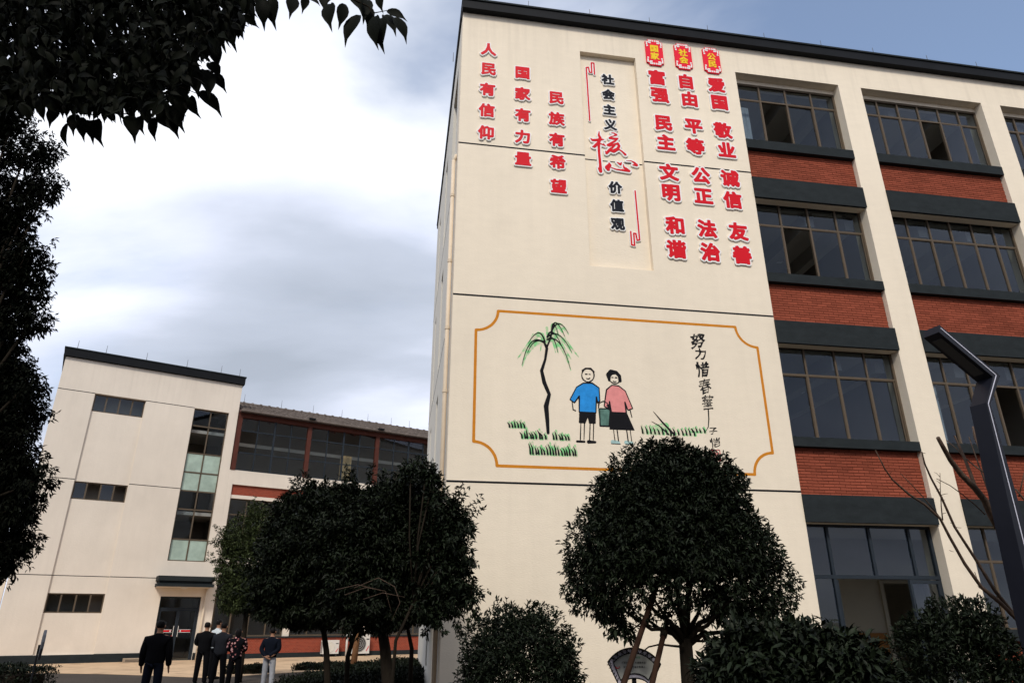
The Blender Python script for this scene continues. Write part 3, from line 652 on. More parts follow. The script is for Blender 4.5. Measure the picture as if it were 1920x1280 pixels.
# brush writing down the right side
cal = MB()
def cal_glyph(ch, px, py, wpx, hpx, ph, thick):
    u, z = on_wall(px, py); u1, _ = on_wall(px+wpx/2, py); _, z1 = on_wall(px, py-hpx/2)
    w = (u1-u)*2; h = (z1-z)*2
    wf = lambda x, y: (x*(1.0+.25*y)+.035*math.sin(6*y+ph)+.10*y, y+.04*math.sin(5*x+ph*2)+.12*x)
    xs, ys, D = glyph_field(ch)
    X, Y = np.meshgrid(xs, ys); Dv = D+.022*np.sin(X*9+ph)*np.cos(Y*8+ph*1.7)
    def f(x, y, d):
        x, y = wf(x, y); return (u+x*w, -d, z+y*h)
    iso_mesh(cal, xs, ys, Dv, thick, f, .003, 0.)
for ch, x, y, w, h, ph in (('努', 1308, 639, 27, 28, .4), ('力', 1313, 663, 22, 22, 1.5), ('惜', 1317, 692, 25, 29, 2.2), ('春', 1322, 724, 24, 30, 3.1), ('華', 1327, 756, 22, 32, 4.0)):
    cal_glyph(ch, x, y, w, h, ph, .026 if y < 700 else .006)
for ch, x, y, w, h, ph in (('子', 1337, 808, 16, 15, .9), ('恺', 1341, 829, 20, 19, 2.7)): cal_glyph(ch, x, y, w, h, ph, .012)
build(cal, 'brush_writing', INK, MU)
t_ = [on_wall(x, y) for x, y in ((1328, 768), (1329, 785), (1328, 800), (1321, 812))]
paint('brush_tail', INK, MU, .0032, .008, strokes=[[(*p, r) for p, r in zip(t_, (.014, .012, .009, .002))]])
su, sz = on_wall(1341, 853)
paint('red_seal', SEALR, MU, .002, .008, strokes=[[(su-.11, sz-.11, .008), (su+.11, sz-.11, .012), (su+.11, sz+.11, .008), (su-.11, sz+.10, .008), (su-.11, sz-.11, .008)]]+[[(su-.08+i*.045, sz-.08, .008), (su-.085+i*.045, sz+.07+.01*(i % 2), .008)] for i in range(4)]+[[(su-.08, sz+.02, .006), (su+.08, sz+.03, .006)]])

# ================================================================== LEFT BUILDING
T = empty('annex_building', LEFT_O, LEFT_A, label='lower pale annex with stair tower and glazed brown gallery under a tiled roof', cat='building')
TH_ = 12.7
th = [(1.45, 3.56, .34, 11.21), (5.69, 7.29, 4.10, 11.19), (5.69, 7.37, -.2, 2.60),
      (7.76, 22, 8.42, 11.3), (7.95, 22, 4.35, 7.73), (7.95, 22, .88, 3.55)]
build(holed_wall(0, 7.72, -.3, TH_, th[:3], .45), 'tower_wall', PLL, T)
build(holed_wall(7.722, 22, -.3, 8.42, th[4:], .4), 'gallery_wall', PLL, T)
box('recessed_strip', (1.40, 3.60, .10, .2, .30, 11.25), PLL, T) if False else None
# the narrow recess that holds three small windows
rw = [(1.45+.02, 3.56-.02, 10.39, 11.19), (1.47, 3.54, 6.48, 7.24), (1.47, 3.54, 1.90, 2.66)]
build(holed_wall(1.44, 3.57, .30, 11.22, rw, .2, .09), 'recess_wall', PLL, T)
def vary(i, isl): return None
for i, (a, b, z0, z1) in enumerate(rw):
    mb = MB(); d = .13; xs_ = [a, a+(b-a)*.24, a+(b-a)*.5, a+(b-a)*.75, b]
    for x in xs_[1:-1]: mb.box(x-.03, x+.03, d, d+.05, z0+.05, z1-.05)
    mb.box(a, b, d, d+.05, z0, z0+.05).box(a, b, d, d+.05, z1-.05, z1).box(a, a+.05, d, d+.05, z0+.05, z1-.05).box(b-.05, b, d, d+.05, z0+.05, z1-.05)
    w_ = build(mb, 'window', BRONZE, T)
    for k in range(4):
        if (i, k) in ((1, 1), (1, 3), (2, 3)): continue
        box('pane', (xs_[k]+.03, xs_[k+1]-.03, d+.02, d+.026, z0+.04, z1-.04), FROSTD if False else GLASS, w_)
    box('window_backing', (a-.02, b+.02, .8, .84, z0-.4, z1+.3), INTER if i == 0 else INTERD, T)  # thin interior panel behind each small window, paler behind the top one
# stair window
rows = [11.19, 10.36, 9.03, 8.12, 7.25, 6.40, 5.06, 4.10]
a, b, c = 5.69, 7.29, 6.48; d = .12; mb = MB()
mb.box(a, a+.05, d, d+.06, 4.1, 11.19).box(b-.05, b, d, d+.06, 4.1, 11.19)
for z in rows: mb.box(a+.05, b-.05, d+.003, d+.057, z-.03 if z < 11 else z-.05, z+.03 if z < 11 and z > 4.2 else z+(.05 if z < 4.2 else 0))
for i in range(7): mb.box(c-.03, c+.03, d, d+.06, rows[i+1]+.05, rows[i]-.05)
w_ = build(mb, 'window', BRONZE, T)
for i in range(7):
    for k, (x0, x1) in enumerate(((a+.05, c-.03), (c+.03, b-.05))):
        if (i, k) in ((1, 0), (5, 1)): continue
        fm = FROST if i in (2, 3, 6) else GLASS
        o = box('pane', (x0, x1, d+.025, d+.032, rows[i+1]+.02, rows[i]-.02), fm, w_)
        if fm is FROST: o['label'] = 'milky papered pane'
# annex interior
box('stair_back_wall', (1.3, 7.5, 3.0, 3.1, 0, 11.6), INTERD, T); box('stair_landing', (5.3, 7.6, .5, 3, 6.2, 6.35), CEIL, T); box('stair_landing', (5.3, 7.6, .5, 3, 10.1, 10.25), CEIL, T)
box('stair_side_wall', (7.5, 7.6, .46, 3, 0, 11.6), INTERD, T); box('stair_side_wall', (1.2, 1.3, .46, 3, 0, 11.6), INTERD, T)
# joint lines, plinth, coping, rear volume
for z, segs in ((11.2, [(0, 1.45), (3.56, 5.69)]), (7.3, [(0, 1.45), (3.56, 5.69)]), (3.35, [(0, 1.45), (3.56, 5.37)])):
    for x0, x1 in segs: box('joint_line', (x0, x1, -.004, .003, z-.014, z+.014), BLACKTRIM, T)
for z in (7.3, 3.35): box('joint_line', (1.452, 3.558, .086, .093, z-.013+.0, z+.013), BLACKTRIM, T) if z == 3.35 else None
for dm_ in ((-.01, 1.45, -.02, .0, -.3, .34), (1.45, 3.56, -.0195, .09, -.3, .33), (3.56, 5.69, -.02, .0, -.3, .34), (7.37, 7.72, -.02, .0, -.3, .30)): box('plinth', dm_, SLATE, T)
build(MB().box(7.95, 18.9, -.02, .0, -.3, .22), 'plinth', SLATE, T)
build(MB().box(-.10, 7.80, -.14, .5, 12.72, 13.07).box(-.10, .5, .5, 7, 12.72, 13.07), 'coping', BLACKTRIM, T); build(MB().box(-.13, 7.83, -.17, .52, 13.07, 13.13), 'coping_cap', SLATE, T)
build(MB().box(0, .4, .45, 7, -.3, 12.7).box(7.3, 7.7, .46, 7, 11.3, 12.7).box(0, 7.7, 7, 7.4, -.3, 12.7), 'rear_wall', PLL, T)
box('roof_slab', (.4, 7.3, .46, 7, 12.3, 12.5), SLATE, T)
for u in (.35, 1.5, 3.2, 5.0, 6.6, 7.5): build(MB().tube([(u, 0, 13.12), (u, 0, 13.55)], [.014, .008], 5), 'lightning_rod', RODM, T)
# canopy over the door
build(MB().box(5.37, 7.66, -.9, 0, 3.22, 3.42).box(5.37, 7.66, -.9, -.0, 2.985, 3.11).box(5.43, 7.60, -.80, 0, 3.11, 3.22), 'canopy', SLATE, T)
build(MB().box(5.40, 7.63, -.86, -.01, 2.965, 2.984), 'canopy_soffit', PLL, T)
cl = MB(); cl.tube([(6.5, -.5, 2.964), (6.5, -.5, 2.93), (6.5, -.5, 2.90)], [.15, .13, .04], 14); build(cl, 'ceiling_lamp', ACW, T)
# entrance doors
dm = MB().box(5.69, 5.76, .12, .2, -.1, 2.6).box(7.30, 7.37, .12, .2, -.1, 2.6).box(5.76, 7.30, .12, .2, 2.53, 2.6).box(5.76, 7.30, .12, .2, 2.08, 2.14)
df = build(dm, 'door_frame', SLFRAME, T)
box('pane', (5.76, 7.3, .155, .16, 2.14, 2.53), GLASS, df)
for x0, x1, s in ((5.77, 6.525, 1), (6.535, 7.29, -1)):
    dd = build(MB().box(x0, x0+.06, .13, .18, -.08, 2.07).box(x1-.06, x1, .13, .18, -.08, 2.07).box(x0+.06, x1-.06, .13, .18, -.08, .04).box(x0+.06, x1-.06, .13, .18, 2.0, 2.07), 'entrance_door', SLFRAME, T)
    box('pane', (x0+.06, x1-.06, .15, .156, .04, 2.0), GLASS, dd)
    hx = x1-.09 if s > 0 else x0+.09
    build(MB().tube([(hx, .08, .95), (hx, .08, 1.4)], .014, 6), 'handle', ACW, dd)
    build(MB().box(x0+.14, x1-.16, .142, .149, 1.155, 1.225), 'notice_strip', RED, dd)
    build(MB().box(x0+.12, x1-.14, .139, .1485, 1.235, 1.248).box(x0+.12, x1-.14, .139, .1485, 1.125, 1.138), 'notice_edge', WHITE, dd)
    ar = MB(); cx = (x1-.2 if s > 0 else x0+.2); ar.prism([(cx-.035, 1.19), (cx, 1.225), (cx+.035, 1.19), (cx, 1.155)], lambda a_, b_, d_: (a_, d_, b_), .137, .1415); build(ar, 'notice_mark', WHITE, dd)
build(MB().box(6.38, 6.46, .139, .1485, .78, 1.0).box(6.40, 6.48, .139, .1485, .6, .66), 'notice_label', RED, df)
tp = MB().tube([(7.52, -.07, 2.95), (7.52, -.07, -.05)], .045, 8); build(tp, 'downpipe', PIPE, T, True)
# glazed gallery on the top floor
G = MB()
for x in (7.76, 11.30, 15.10, 18.92): box('gallery_post', (x, x+.21, -.03, .18, 8.42, 11.06), BROWNST, T)
G.box(7.76, 22, -.04, .2, 11.06, 11.30)
build(G, 'gallery_beam', BROWNST, T)
gm = MB(); d = .06
for x0, x1 in ((7.97, 11.3), (11.51, 15.1), (15.31, 18.92), (19.13, 22)):
    w = (x1-x0)/4
    for k in range(1, 4): gm.box(x0+w*k-(.045 if k == 2 else .025), x0+w*k+(.045 if k == 2 else .025), d, d+.06, 8.42, 11.06)
    for z in (10.42, 9.32): gm.box(x0, x1, d+.004, d+.056, z-.028, z+.028)
    gm.box(x0, x1, d+.004, d+.056, 8.42, 8.48)
gw_ = build(gm, 'gallery_window', SLFRAME, T)
for x0, x1 in ((7.97, 11.3), (11.51, 15.1), (15.31, 18.92)):
    w = (x1-x0)/4
    for k in range(4):
        for z0, z1 in ((8.48, 9.3), (9.34, 10.4), (10.44, 11.06)):
            if random.random() < .12: continue
            box('pane', (x0+w*k+.03, x0+w*(k+1)-.03, d+.03, d+.035, z0, z1), GLASS, gw_)
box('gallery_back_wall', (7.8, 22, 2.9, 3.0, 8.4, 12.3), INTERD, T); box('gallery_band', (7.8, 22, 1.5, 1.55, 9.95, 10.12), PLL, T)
box('gallery_column', (13.55, 14.05, .7, 1.1, 8.4, 9.94), mat('gallery_ochre_paint', (.55, .38, .20), .9, .1, [(3, .1, 3)]), T)
box('gallery_floor', (7.8, 22, .41, 3, 8.2, 8.4), CEIL, T)
rf = MB()
for x in np.arange(8.2, 22, 1.15): rf.tube([(x, .2, 11.0), (x+.0, 3.0, 12.0)], .05, 6)
for y, z in ((.9, 11.25), (1.9, 11.6)): rf.tube([(7.8, y, z), (22, y, z)], .035, 6)
build(rf, 'roof_rafters', BROWNST, T)
# tiled roof
tl = MB(); y0, z0_, y1, z1_ = -.28, 11.34, 2.6, 12.45
nrow = 12
for r in range(nrow):
    ya = y0+(y1-y0)*r/nrow; yb = y0+(y1-y0)*(r+1.15)/nrow; za = z0_+(z1_-z0_)*r/nrow; zb = z0_+(z1_-z0_)*(r+1.15)/nrow
    for x in np.arange(7.9, 19.6, .24):
        tl.add([(x, ya, za+.02), (x+.06, ya, za+.11), (x+.14, ya, za+.11), (x+.2, ya, za+.02), (x+.24, ya, za+.0), (x, yb, zb-.0), (x+.06, yb, zb+.06), (x+.14, yb, zb+.06), (x+.2, yb, zb), (x+.24, yb, zb-.02)],
               [(0, 5, 6, 1), (1, 6, 7, 2), (2, 7, 8, 3), (3, 8, 9, 4), (0, 1, 2, 3)])
rfo = build(tl, 'roof_tiles', TILE, T, kind='stuff')
rg = MB(); rg.tube([(7.75, y1, z1_+.06), (19.8, y1, z1_+.06)], .09, 8)
for x in np.arange(7.9, 19.6, .45): rg.tube([(x, y1, z1_+.07), (x+.1, y1, z1_+.07)], .115, 8)
build(rg, 'roof_ridge', TILE, T)
build(MB().add([(7.75, y0+.05, z0_-.02), (22, y0+.05, z0_-.02), (22, y1, z1_-.05), (7.75, y1, z1_-.05), (7.75, y0+.05, z0_-.07), (22, y0+.05, z0_-.07), (22, y1, z1_-.1), (7.75, y1, z1_-.1)], [(0, 1, 2, 3), (7, 6, 5, 4), (0, 4, 5, 1), (3, 2, 6, 7), (0, 3, 7, 4), (1, 5, 6, 2)]), 'roof_board', BROWNST, T)
build(MB().tube([(7.78, y0-.04, 11.33), (22, y0-.04, 11.33)], .06, 8), 'roof_gutter', TILE, T)
for u in (8.4, 10.4, 12.2, 13.9, 15.5, 17.0, 18.2): build(MB().tube([(u, y1, z1_+.1), (u, y1, z1_+.6)], [.014, .007], 5), 'lightning_rod', RODM, T)
for u in (11.35, 15.2): build(MB().box(u-.16, u+.16, y0-.2, y0+.02, 11.36, 11.44), 'floodlight', BLACKTRIM, T)
# lower floors of the annex wing
BK2 = mat('far_brick', (.26, .052, .030), .9, .2, [(50, .1, 4), (1.2, .15, 4)])
nt = BK2.node_tree; bt = nt.nodes.new('ShaderNodeTexBrick'); tcn = nt.nodes.new('ShaderNodeTexCoord'); mpn = nt.nodes.new('ShaderNodeMapping'); mpn.inputs['Rotation'].default_value = (R(90), 0, 0)
nt.links.new(tcn.outputs['Object'], mpn.inputs[0]); nt.links.new(mpn.outputs[0], bt.inputs['Vector']); bt.inputs['Scale'].default_value = 4
bt.inputs['Color1'].default_value = (.27, .055, .032, 1); bt.inputs['Color2'].default_value = (.21, .045, .028, 1); bt.inputs['Mortar'].default_value = (.34, .15, .10, 1); bt.inputs['Mortar Size'].default_value = .012
nt.links.new(bt.outputs[0], nt.nodes['Principled BSDF'].inputs['Base Color'])
box('brick_band', (7.95, 18.9, .10, .35, 7.24, 7.73), BK2, T); box('white_band', (7.95, 18.9, .06, .36, 7.08, 7.24), PLL, T)
box('brick_band', (7.95, 18.9, -.012, -.0, .22, .86), BK2, T); box('window_sill', (7.93, 18.9, -.06, .2, .86, .93), SLATE, T)
for z0, z1, tr in ((4.35, 7.08, 6.33), (.93, 3.55, 2.7)):
    for k, (x0, x1) in enumerate(((7.97, 11.2), (11.5, 15.0), (15.3, 18.9))):
        window(T, x0, x1, z0, z1, .16, [x0+(x1-x0)*j/4 for j in (1, 2, 3)], tr, BRONZE)
    build(MB().box(11.2, 11.5, .05, .3, z0, z1).box(15.0, 15.3, .05, .3, z0, z1), 'window_pier', PLL, T)
box('wing_back_wall', (7.9, 22, 4.5, 4.6, 0, 8.2), INTERD, T); box('wing_floor', (7.9, 22, .42, 4.5, 3.75, 4.0), CEIL, T)
# small wing beyond the tower on the left
W2 = empty('side_wing', LEFT_O+Vector((-6*math.cos(LEFT_A), -6*math.sin(LEFT_A), 0)), LEFT_A, label='low plain wall of a side wing at the extreme left edge, half hidden by leaves', cat='building')
box('wall', (0, 5.9, 1.5, 1.9, -.2, 3.9), PLL, W2); box('coping', (-.05, 5.95, 1.44, 1.96, 3.9, 4.0), BLACKTRIM, W2)

# ================================================================== building across the yard (seen mirrored in the windows)
O = empty('opposite_building', (0, -20, 0), R(9), label='pale plain block across the yard, only seen mirrored in the dark window panes', cat='building')
oh = [(x, x+2.4, z, z+1.8) for x in range(-28, 28, 4) for z in (1.2, 5.1, 9.0)]
build(holed_wall(-30, 30, 0, 12.6, oh, .4), 'wall', PLL, O)
box('back', (-30, 30, .9, 1.3, 0, 12.4), INTERD, O); box('coping', (-30.2, 30.2, -.2, 1.4, 12.6, 12.95), SLATE, O)

# ================================================================== FOLIAGE
def leaves_mesh(name, P, D, Nn, L, W, m, detail=False):
    """leaf blades: P base, D direction, Nn up normal (n,3); L length, W width"""
    n = len(P)
    D = D/np.linalg.norm(D, axis=1)[:, None]
    S = np.cross(D, Nn); S /= np.maximum(np.linalg.norm(S, axis=1)[:, None], 1e-6); U = np.cross(S, D)
    L = L[:, None]; W = W[:, None]
    if not detail:
        T_ = [(0, 0, 0), (.45, .5, .14), (1, 0, -.06), (.45, -.5, .14)]; F_ = [(0, 1, 2), (0, 2, 3)]
    else:
        ts = (.07, .2, .38, .57, .75, .9); hw = (.16, .36, .49, .47, .31, .12); dz = (.01, .03, .03, .01, -.04, -.10)
        T_ = [(0, 0, 0)]+[(t, h_, d_+.05) for t, h_, d_ in zip(ts, hw, dz)]+[(1.08, 0, -.20)]+[(t, -h_, d_+.05) for t, h_, d_ in list(zip(ts, hw, dz))[::-1]]+[(t, 0, d_) for t, d_ in zip(ts, dz)]
        F_ = [(0, 1, 14), (0, 14, 13)]
        for i in range(5): F_ += [(i+1, i+2, i+15), (i+1, i+15, i+14), (13-i, i+14, i+15), (13-i, i+15, 12-i)]
        F_ += [(6, 7, 19), (19, 7, 8)]
    k = len(T_); V = np.empty((n, k, 3))
    for i, (a, b, c) in enumerate(T_): V[:, i] = P+D*L*a+S*W*b+U*L*c
    Fa = np.array(F_); Fi = (np.arange(n)[:, None, None]*k+Fa[None]).reshape(-1, 3)
    me = bpy.data.meshes.new(name); me.vertices.add(n*k); me.vertices.foreach_set('co', V.ravel())
    me.loops.add(len(Fi)*3); me.loops.foreach_set('vertex_index', Fi.ravel().astype(np.int32))
    me.polygons.add(len(Fi)); me.polygons.foreach_set('loop_start', np.arange(0, len(Fi)*3, 3, dtype=np.int32))
    try: me.polygons.foreach_set('loop_total', np.full(len(Fi), 3, dtype=np.int32))
    except Exception: pass
    me.materials.append(m); me.update(calc_edges=True); return me
def crown(name, lobes, n, leaf, m, parent, droop=.35, cl=6, shell=.45, flatb=None, detail=False, wr=.36, ragged=0, bump=1., seed=0, spread=.09, cut=None):
    """lobes: (centre, rx, ry, rz). n clusters of cl leaves scattered in the outer shell of the lobes"""
    g = np.random.default_rng(seed+11)
    C = np.array([list(l[0]) for l in lobes]); Rr = np.array([l[1:4] for l in lobes])
    wgt = (Rr[:, 0]*Rr[:, 2]+Rr[:, 0]*Rr[:, 1]); wgt = wgt/wgt.sum()
    k = g.choice(len(lobes), n, p=wgt); v = g.normal(size=(n, 3)); v /= np.linalg.norm(v, axis=1)[:, None]
    rr = 1-shell*g.random(n)**1.6
    bumpy = 1+bump*(.10*np.sin(v[:, 0]*7+k)*np.cos(v[:, 2]*8+k*2)+.06*np.sin(v[:, 1]*15+v[:, 0]*13))
    P = C[k]+v*Rr[k]*(rr*bumpy)[:, None]; nr = v
    if ragged:   # leafy shoots standing out of the outline
        q = g.choice(n, ragged); sp, sn = [], []
        for i in q:
            for t in np.linspace(0, 1, 7): sp.append(P[i]*0+C[k[i]]+v[i]*Rr[k[i]]*(.95+.0*t)+(v[i]+np.array([0, 0, .25]))*t*leaf*3.2+g.normal(0, leaf*.25, 3)); sn.append(v[i])
        P = np.r_[P, sp]; nr = np.r_[nr, sn]; n = len(P)
    if cut is not None: keep = cut(P, g); P, nr = P[keep], nr[keep]
    n = len(P)
    P = np.repeat(P, cl, 0)+g.normal(size=(n*cl, 3))*leaf*spread*3; nr = np.repeat(nr, cl, 0)
    D = nr*.55+g.normal(size=(n*cl, 3))*.55+np.array([0, 0, -droop]); D /= np.linalg.norm(D, axis=1)[:, None]
    Nn = np.array([0, 0, 1.])+g.normal(size=(n*cl, 3))*.45+nr*.5
    L = leaf*g.uniform(.65, 1.25, n*cl); W = L*wr*g.uniform(.8, 1.15, n*cl)
    me = leaves_mesh(name, P, D, Nn, L, W, m, detail)
    return link(name, me, parent, kind='stuff')
def local(parent, p): return Vector(p)-parent.location
def px_lobe(x, y, rpx, Y, squash=1.0, parent=None, depth=1.0):
    c = at(x, y, Y); dist = (Y*math.cos(TH)+(c.z-CH)*math.sin(TH)); r = rpx/F*dist
    if parent: c = c-parent.location
    return (c, r, r*depth, r*squash)
def limb(mb, pts, r0, r1, seg=7, wob=.0):
    n = len(pts); P = [Vector(p) for p in pts]
    if wob:
        P = [p+Vector((random.uniform(-wob, wob), random.uniform(-wob, wob), random.uniform(-wob, wob)))*(1 if 0 < i < n-1 else 0) for i, p in enumerate(P)]
    mb.tube(P, [r0+(r1-r0)*i/(n-1) for i in range(n)], seg)

# ---- round osmanthus in front of the mural wall
def px_path(parent, pts, Y, dy=None):
    return [at(x, y, Y+(dy[i] if dy else 0))-parent.location for i, (x, y) in enumerate(pts)]
base = at(1290, 1280, 8.0)
OS = empty('round_tree', (base.x, base.y, 0), 0, label='round-headed dark evergreen tree with staked trunk in front of the mural', cat='tree')
c0 = at(1272, 1085, 8.0)
OSL = [(1238, 948, 120, 0, 1.05), (1285, 955, 118, 0, 1.0), (1190, 1045, 132, 0, .95), (1335, 1055, 128, 0, .95), (1262, 1040, 165, 0, 1.0), (1408, 1098, 88, 0, .85), (1138, 1090, 84, 0, .9), (1250, 905, 80, 0, 1.0), (1180, 950, 78, 0, 1.0), (1318, 925, 84, 0, 1.0)]
lob = [px_lobe(x, y, q_, 8.0+dy, sq, OS) for x, y, q_, dy, sq in OSL]
def cutfn(P, g):
    hole = (np.abs(P[:, 0]+.14) < .48) & (P[:, 2] < 1.98)
    low = P[:, 2] < 1.60+.07*np.sin(P[:, 0]*4.2+1)+.05*np.sin(P[:, 0]*11)
    thin = (P[:, 2] < 2.1) & (g.random(len(P)) < .25)
    return ~(hole & (g.random(len(P)) < .75)) & ~low & ~thin
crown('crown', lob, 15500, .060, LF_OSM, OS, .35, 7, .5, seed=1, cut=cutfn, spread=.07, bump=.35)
tb = MB(); b0 = Vector((0, 0, 0)); fk = at(1285, 1196, 8.0)-OS.location
limb(tb, [b0, (0.01, 0, .5), (fk.x*.5, 0, 1.0), fk], .085, .07, 9)
build(tb, 'trunk', BARK, OS, True)
bm = MB()
for tx, ty, dy in ((1225, 1120, -.3), (1245, 1060, .3), (1262, 1000, -.2), (1285, 980, .25), (1300, 1050, -.1), (1330, 1090, .4), (1360, 1130, -.3), (1200, 1150, .2), (1180, 1080, .0), (1400, 1080, .2), (1150, 1130, -.3), (1250, 920, 0), (1310, 930, .1), (1420, 1140, 0)):
    e = at(tx, ty, 8.0+dy)-OS.location; mid = fk.lerp(e, .5)+Vector((0, 0, -.06)); limb(bm, [fk-Vector((0, 0, .08)), fk.lerp(mid, .5)+Vector((0, 0, .02)), mid, e], .038, .012, 6, .03)
    for j in range(5):
        q_ = mid.lerp(e, random.random()); f_ = q_+Vector((random.uniform(-.35, .35), random.uniform(-.3, .3), random.uniform(-.1, .35))); limb(bm, [q_, q_.lerp(f_, .5)+Vector((0, 0, -.03)), f_], .010, .003, 4, .02)
limb(bm, px_path(OS, [(1283, 1212), (1260, 1210), (1238, 1207), (1216, 1212), (1204, 1222)], 7.9), .014, .006, 5)
limb(bm, px_path(OS, [(1290, 1200), (1312, 1201), (1340, 1202), (1360, 1203)], 8), .016, .008, 5)
build(bm, 'branches', BARK, OS, True)
# hanging spray under the crown on the left
crown('hanging_spray', [px_lobe(1160, 1178, 20, 7.8, 1.0, OS), px_lobe(1180, 1190, 13, 7.8, 1, OS)], 26, .095, LF_OSM, OS, .7, 6, .9, seed=5)
def stake(pts, Y, label, r=.033):
    p0 = at(*pts[0], Y[0]); p1 = at(*pts[1], Y[1]); d = p1-p0; p2 = p0+d*((-.02-p0.z)/d.z)
    o = empty('prop_stake', (p2.x, p2.y, 0)); prop(o, label, 'stake', 'poles propping the round tree')
    mb = MB(); a_ = p2-o.location; b_ = p0-o.location; limb(mb, [a_, a_.lerp(b_, .33), a_.lerp(b_, .66), b_], r, r*.85, 9, .006); build(mb, 'pole', STAKE, o, True)
    mb = MB(); t = b_.lerp(a_, .06); t2 = b_.lerp(a_, .09); mb.tube([t, t2], r*1.18, 9); build(mb, 'binding', BARK, o)
stake([(1232, 1095), (1170, 1280)], (7.85, 7.3), 'dark prop pole leaning in from the left, crossing the fan sign')
stake([(1250, 1165), (1223, 1280)], (7.95, 7.6), 'reddish-brown prop pole just left of the tree trunk')
stake([(1308, 1170), (1345, 1225)], (8.05, 8.5), 'prop pole slanting down to the right behind the round tree trunk')

# ---- bushes
def bush(px, Y, top, half, leaf, m, label, n, seed, extra=(), rz=None, shellv=.45, drp=.15, detail=False, dark=None):
    c = at(px, 1240, Y); o = empty('shrub', (c.x, c.y, 0)); prop(o, label, 'bush')
    zt = at(px, top, Y).z; dist = Y*math.cos(TH); rx = half/F*dist; rz_ = rz or (zt-.15)/2
    lobes = [(Vector((0, 0, zt-rz_)), rx, rx, rz_)]+[px_lobe(x, y, r, Y+dy, sq, o) for x, y, r, dy, sq in extra]
    crown('foliage', lobes, n, leaf, m, o, drp, 6, shellv, seed=seed, detail=detail)
    mb = MB()
    for j in range(9):
        a_ = j*.7; e = Vector((math.cos(a_)*rx*.6, math.sin(a_)*rx*.6, zt-rz_*(.5+.3*random.random()))); limb(mb, [(math.cos(a_)*.04, math.sin(a_)*.04, 0), (e.x*.4, e.y*.4, e.z*.55), e], .016, .005, 5, .02)
    build(mb, 'stems', BARK, o, True); return o
bush(975, 7.0, 1136, 108, .047, LF_OSM, 'clipped dome-shaped bush at the foot of the wall left of the staked tree', 5600, 3, extra=((975, 1262, 118, 0, 1.0),))
bush(1520, 4.7, 1176, 118, .068, LF_OSM, 'large glossy-leaved bush low in front of the open glass doors', 4200, 4,
     extra=((1430, 1250, 95, .25, .8), (1385, 1275, 75, .3, .8), (1480, 1215, 60, .1, .7), (1590, 1245, 62, -.1, .8), (1640, 1285, 55, 0, .8)), detail=True)
bush(1800, 6.4, 1160, 105, .052, LF_SMALL if False else LF_OSM, 'loose small-leaved bush right of the glass doors below the bare branches', 3000, 6,
     extra=((1830, 1165, 42, 0, 1), (1775, 1165, 40, .2, 1), (1740, 1210, 60, 0, 1), (1870, 1240, 55, .1, 1), (1850, 1195, 40, 0, 1), (1915, 1270, 40, .0, 1)), shellv=.6, drp=-.25)
# upright shoots on top of it
# ---- dark tree group between the two buildings
def lobetree(name, label, trunk_px, Y, lobes, n, leaf, m, seed, droop=.3, tr=.075, cl=6, fork=None, group=None, spread=.09, shell=.55, depth=1.0, rag=None, zmin=0):
    b = at(trunk_px[0][0], trunk_px[0][1], Y); o = empty(name, (b.x, b.y, 0)); prop(o, label, 'tree', group)
    L_ = [px_lobe(x, y, r, Y+dy, 1.0, o, depth) for x, y, r, dy in lobes]
    crown('crown', L_, n, leaf, m, o, droop, cl, shell, seed=seed, spread=spread, ragged=rag if rag is not None else n//55, cut=(lambda P, g: P[:, 2] > zmin+.12*np.sin(P[:, 0]*3)) if zmin else None)
    mb = MB(); pts = [Vector((0, 0, 0))]+[at(x, y, Y)-o.location for x, y in trunk_px]
    limb(mb, pts, tr, tr*.7, 8)
    build(mb, 'trunk', BARK, o, True)
    bb = MB(); top = pts[-1]
    for l in L_:
        e = l[0]; limb(bb, [top, top.lerp(e, .5)+Vector((random.uniform(-.1, .1), 0, -.08)), e], tr*.45, .012, 6, .05)
        for j in range(3):
            f_ = e+Vector((random.uniform(-1, 1)*l[1], random.uniform(-1, 1)*l[1], random.uniform(-.4, 1)*l[1]))*.8; limb(bb, [e, f_], .012, .004, 4)
    build(bb, 'branches', BARK, o, True); return o
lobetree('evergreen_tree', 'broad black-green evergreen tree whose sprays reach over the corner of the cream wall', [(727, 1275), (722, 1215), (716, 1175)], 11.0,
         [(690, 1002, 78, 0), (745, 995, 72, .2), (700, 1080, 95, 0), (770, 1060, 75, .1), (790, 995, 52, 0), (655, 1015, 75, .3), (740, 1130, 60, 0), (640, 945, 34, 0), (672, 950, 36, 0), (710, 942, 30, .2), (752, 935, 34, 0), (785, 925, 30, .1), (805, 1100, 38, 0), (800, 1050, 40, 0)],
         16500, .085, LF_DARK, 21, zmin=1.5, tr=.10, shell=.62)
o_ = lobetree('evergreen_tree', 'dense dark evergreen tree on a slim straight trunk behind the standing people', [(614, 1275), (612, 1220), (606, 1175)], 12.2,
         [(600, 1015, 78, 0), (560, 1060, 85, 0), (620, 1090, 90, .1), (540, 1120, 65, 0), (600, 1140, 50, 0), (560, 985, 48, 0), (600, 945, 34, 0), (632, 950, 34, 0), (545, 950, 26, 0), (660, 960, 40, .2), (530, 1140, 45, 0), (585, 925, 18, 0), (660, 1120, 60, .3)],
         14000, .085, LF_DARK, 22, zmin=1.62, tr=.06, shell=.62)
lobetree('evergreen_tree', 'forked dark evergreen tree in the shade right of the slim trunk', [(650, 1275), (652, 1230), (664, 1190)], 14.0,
         [(650, 1040, 80, 0), (690, 1060, 80, 0), (640, 1110, 70, 0), (700, 1130, 55, 0), (610, 1050, 60, 0)], 5200, .10, LF_DARK, 23, zmin=1.6, tr=.055)
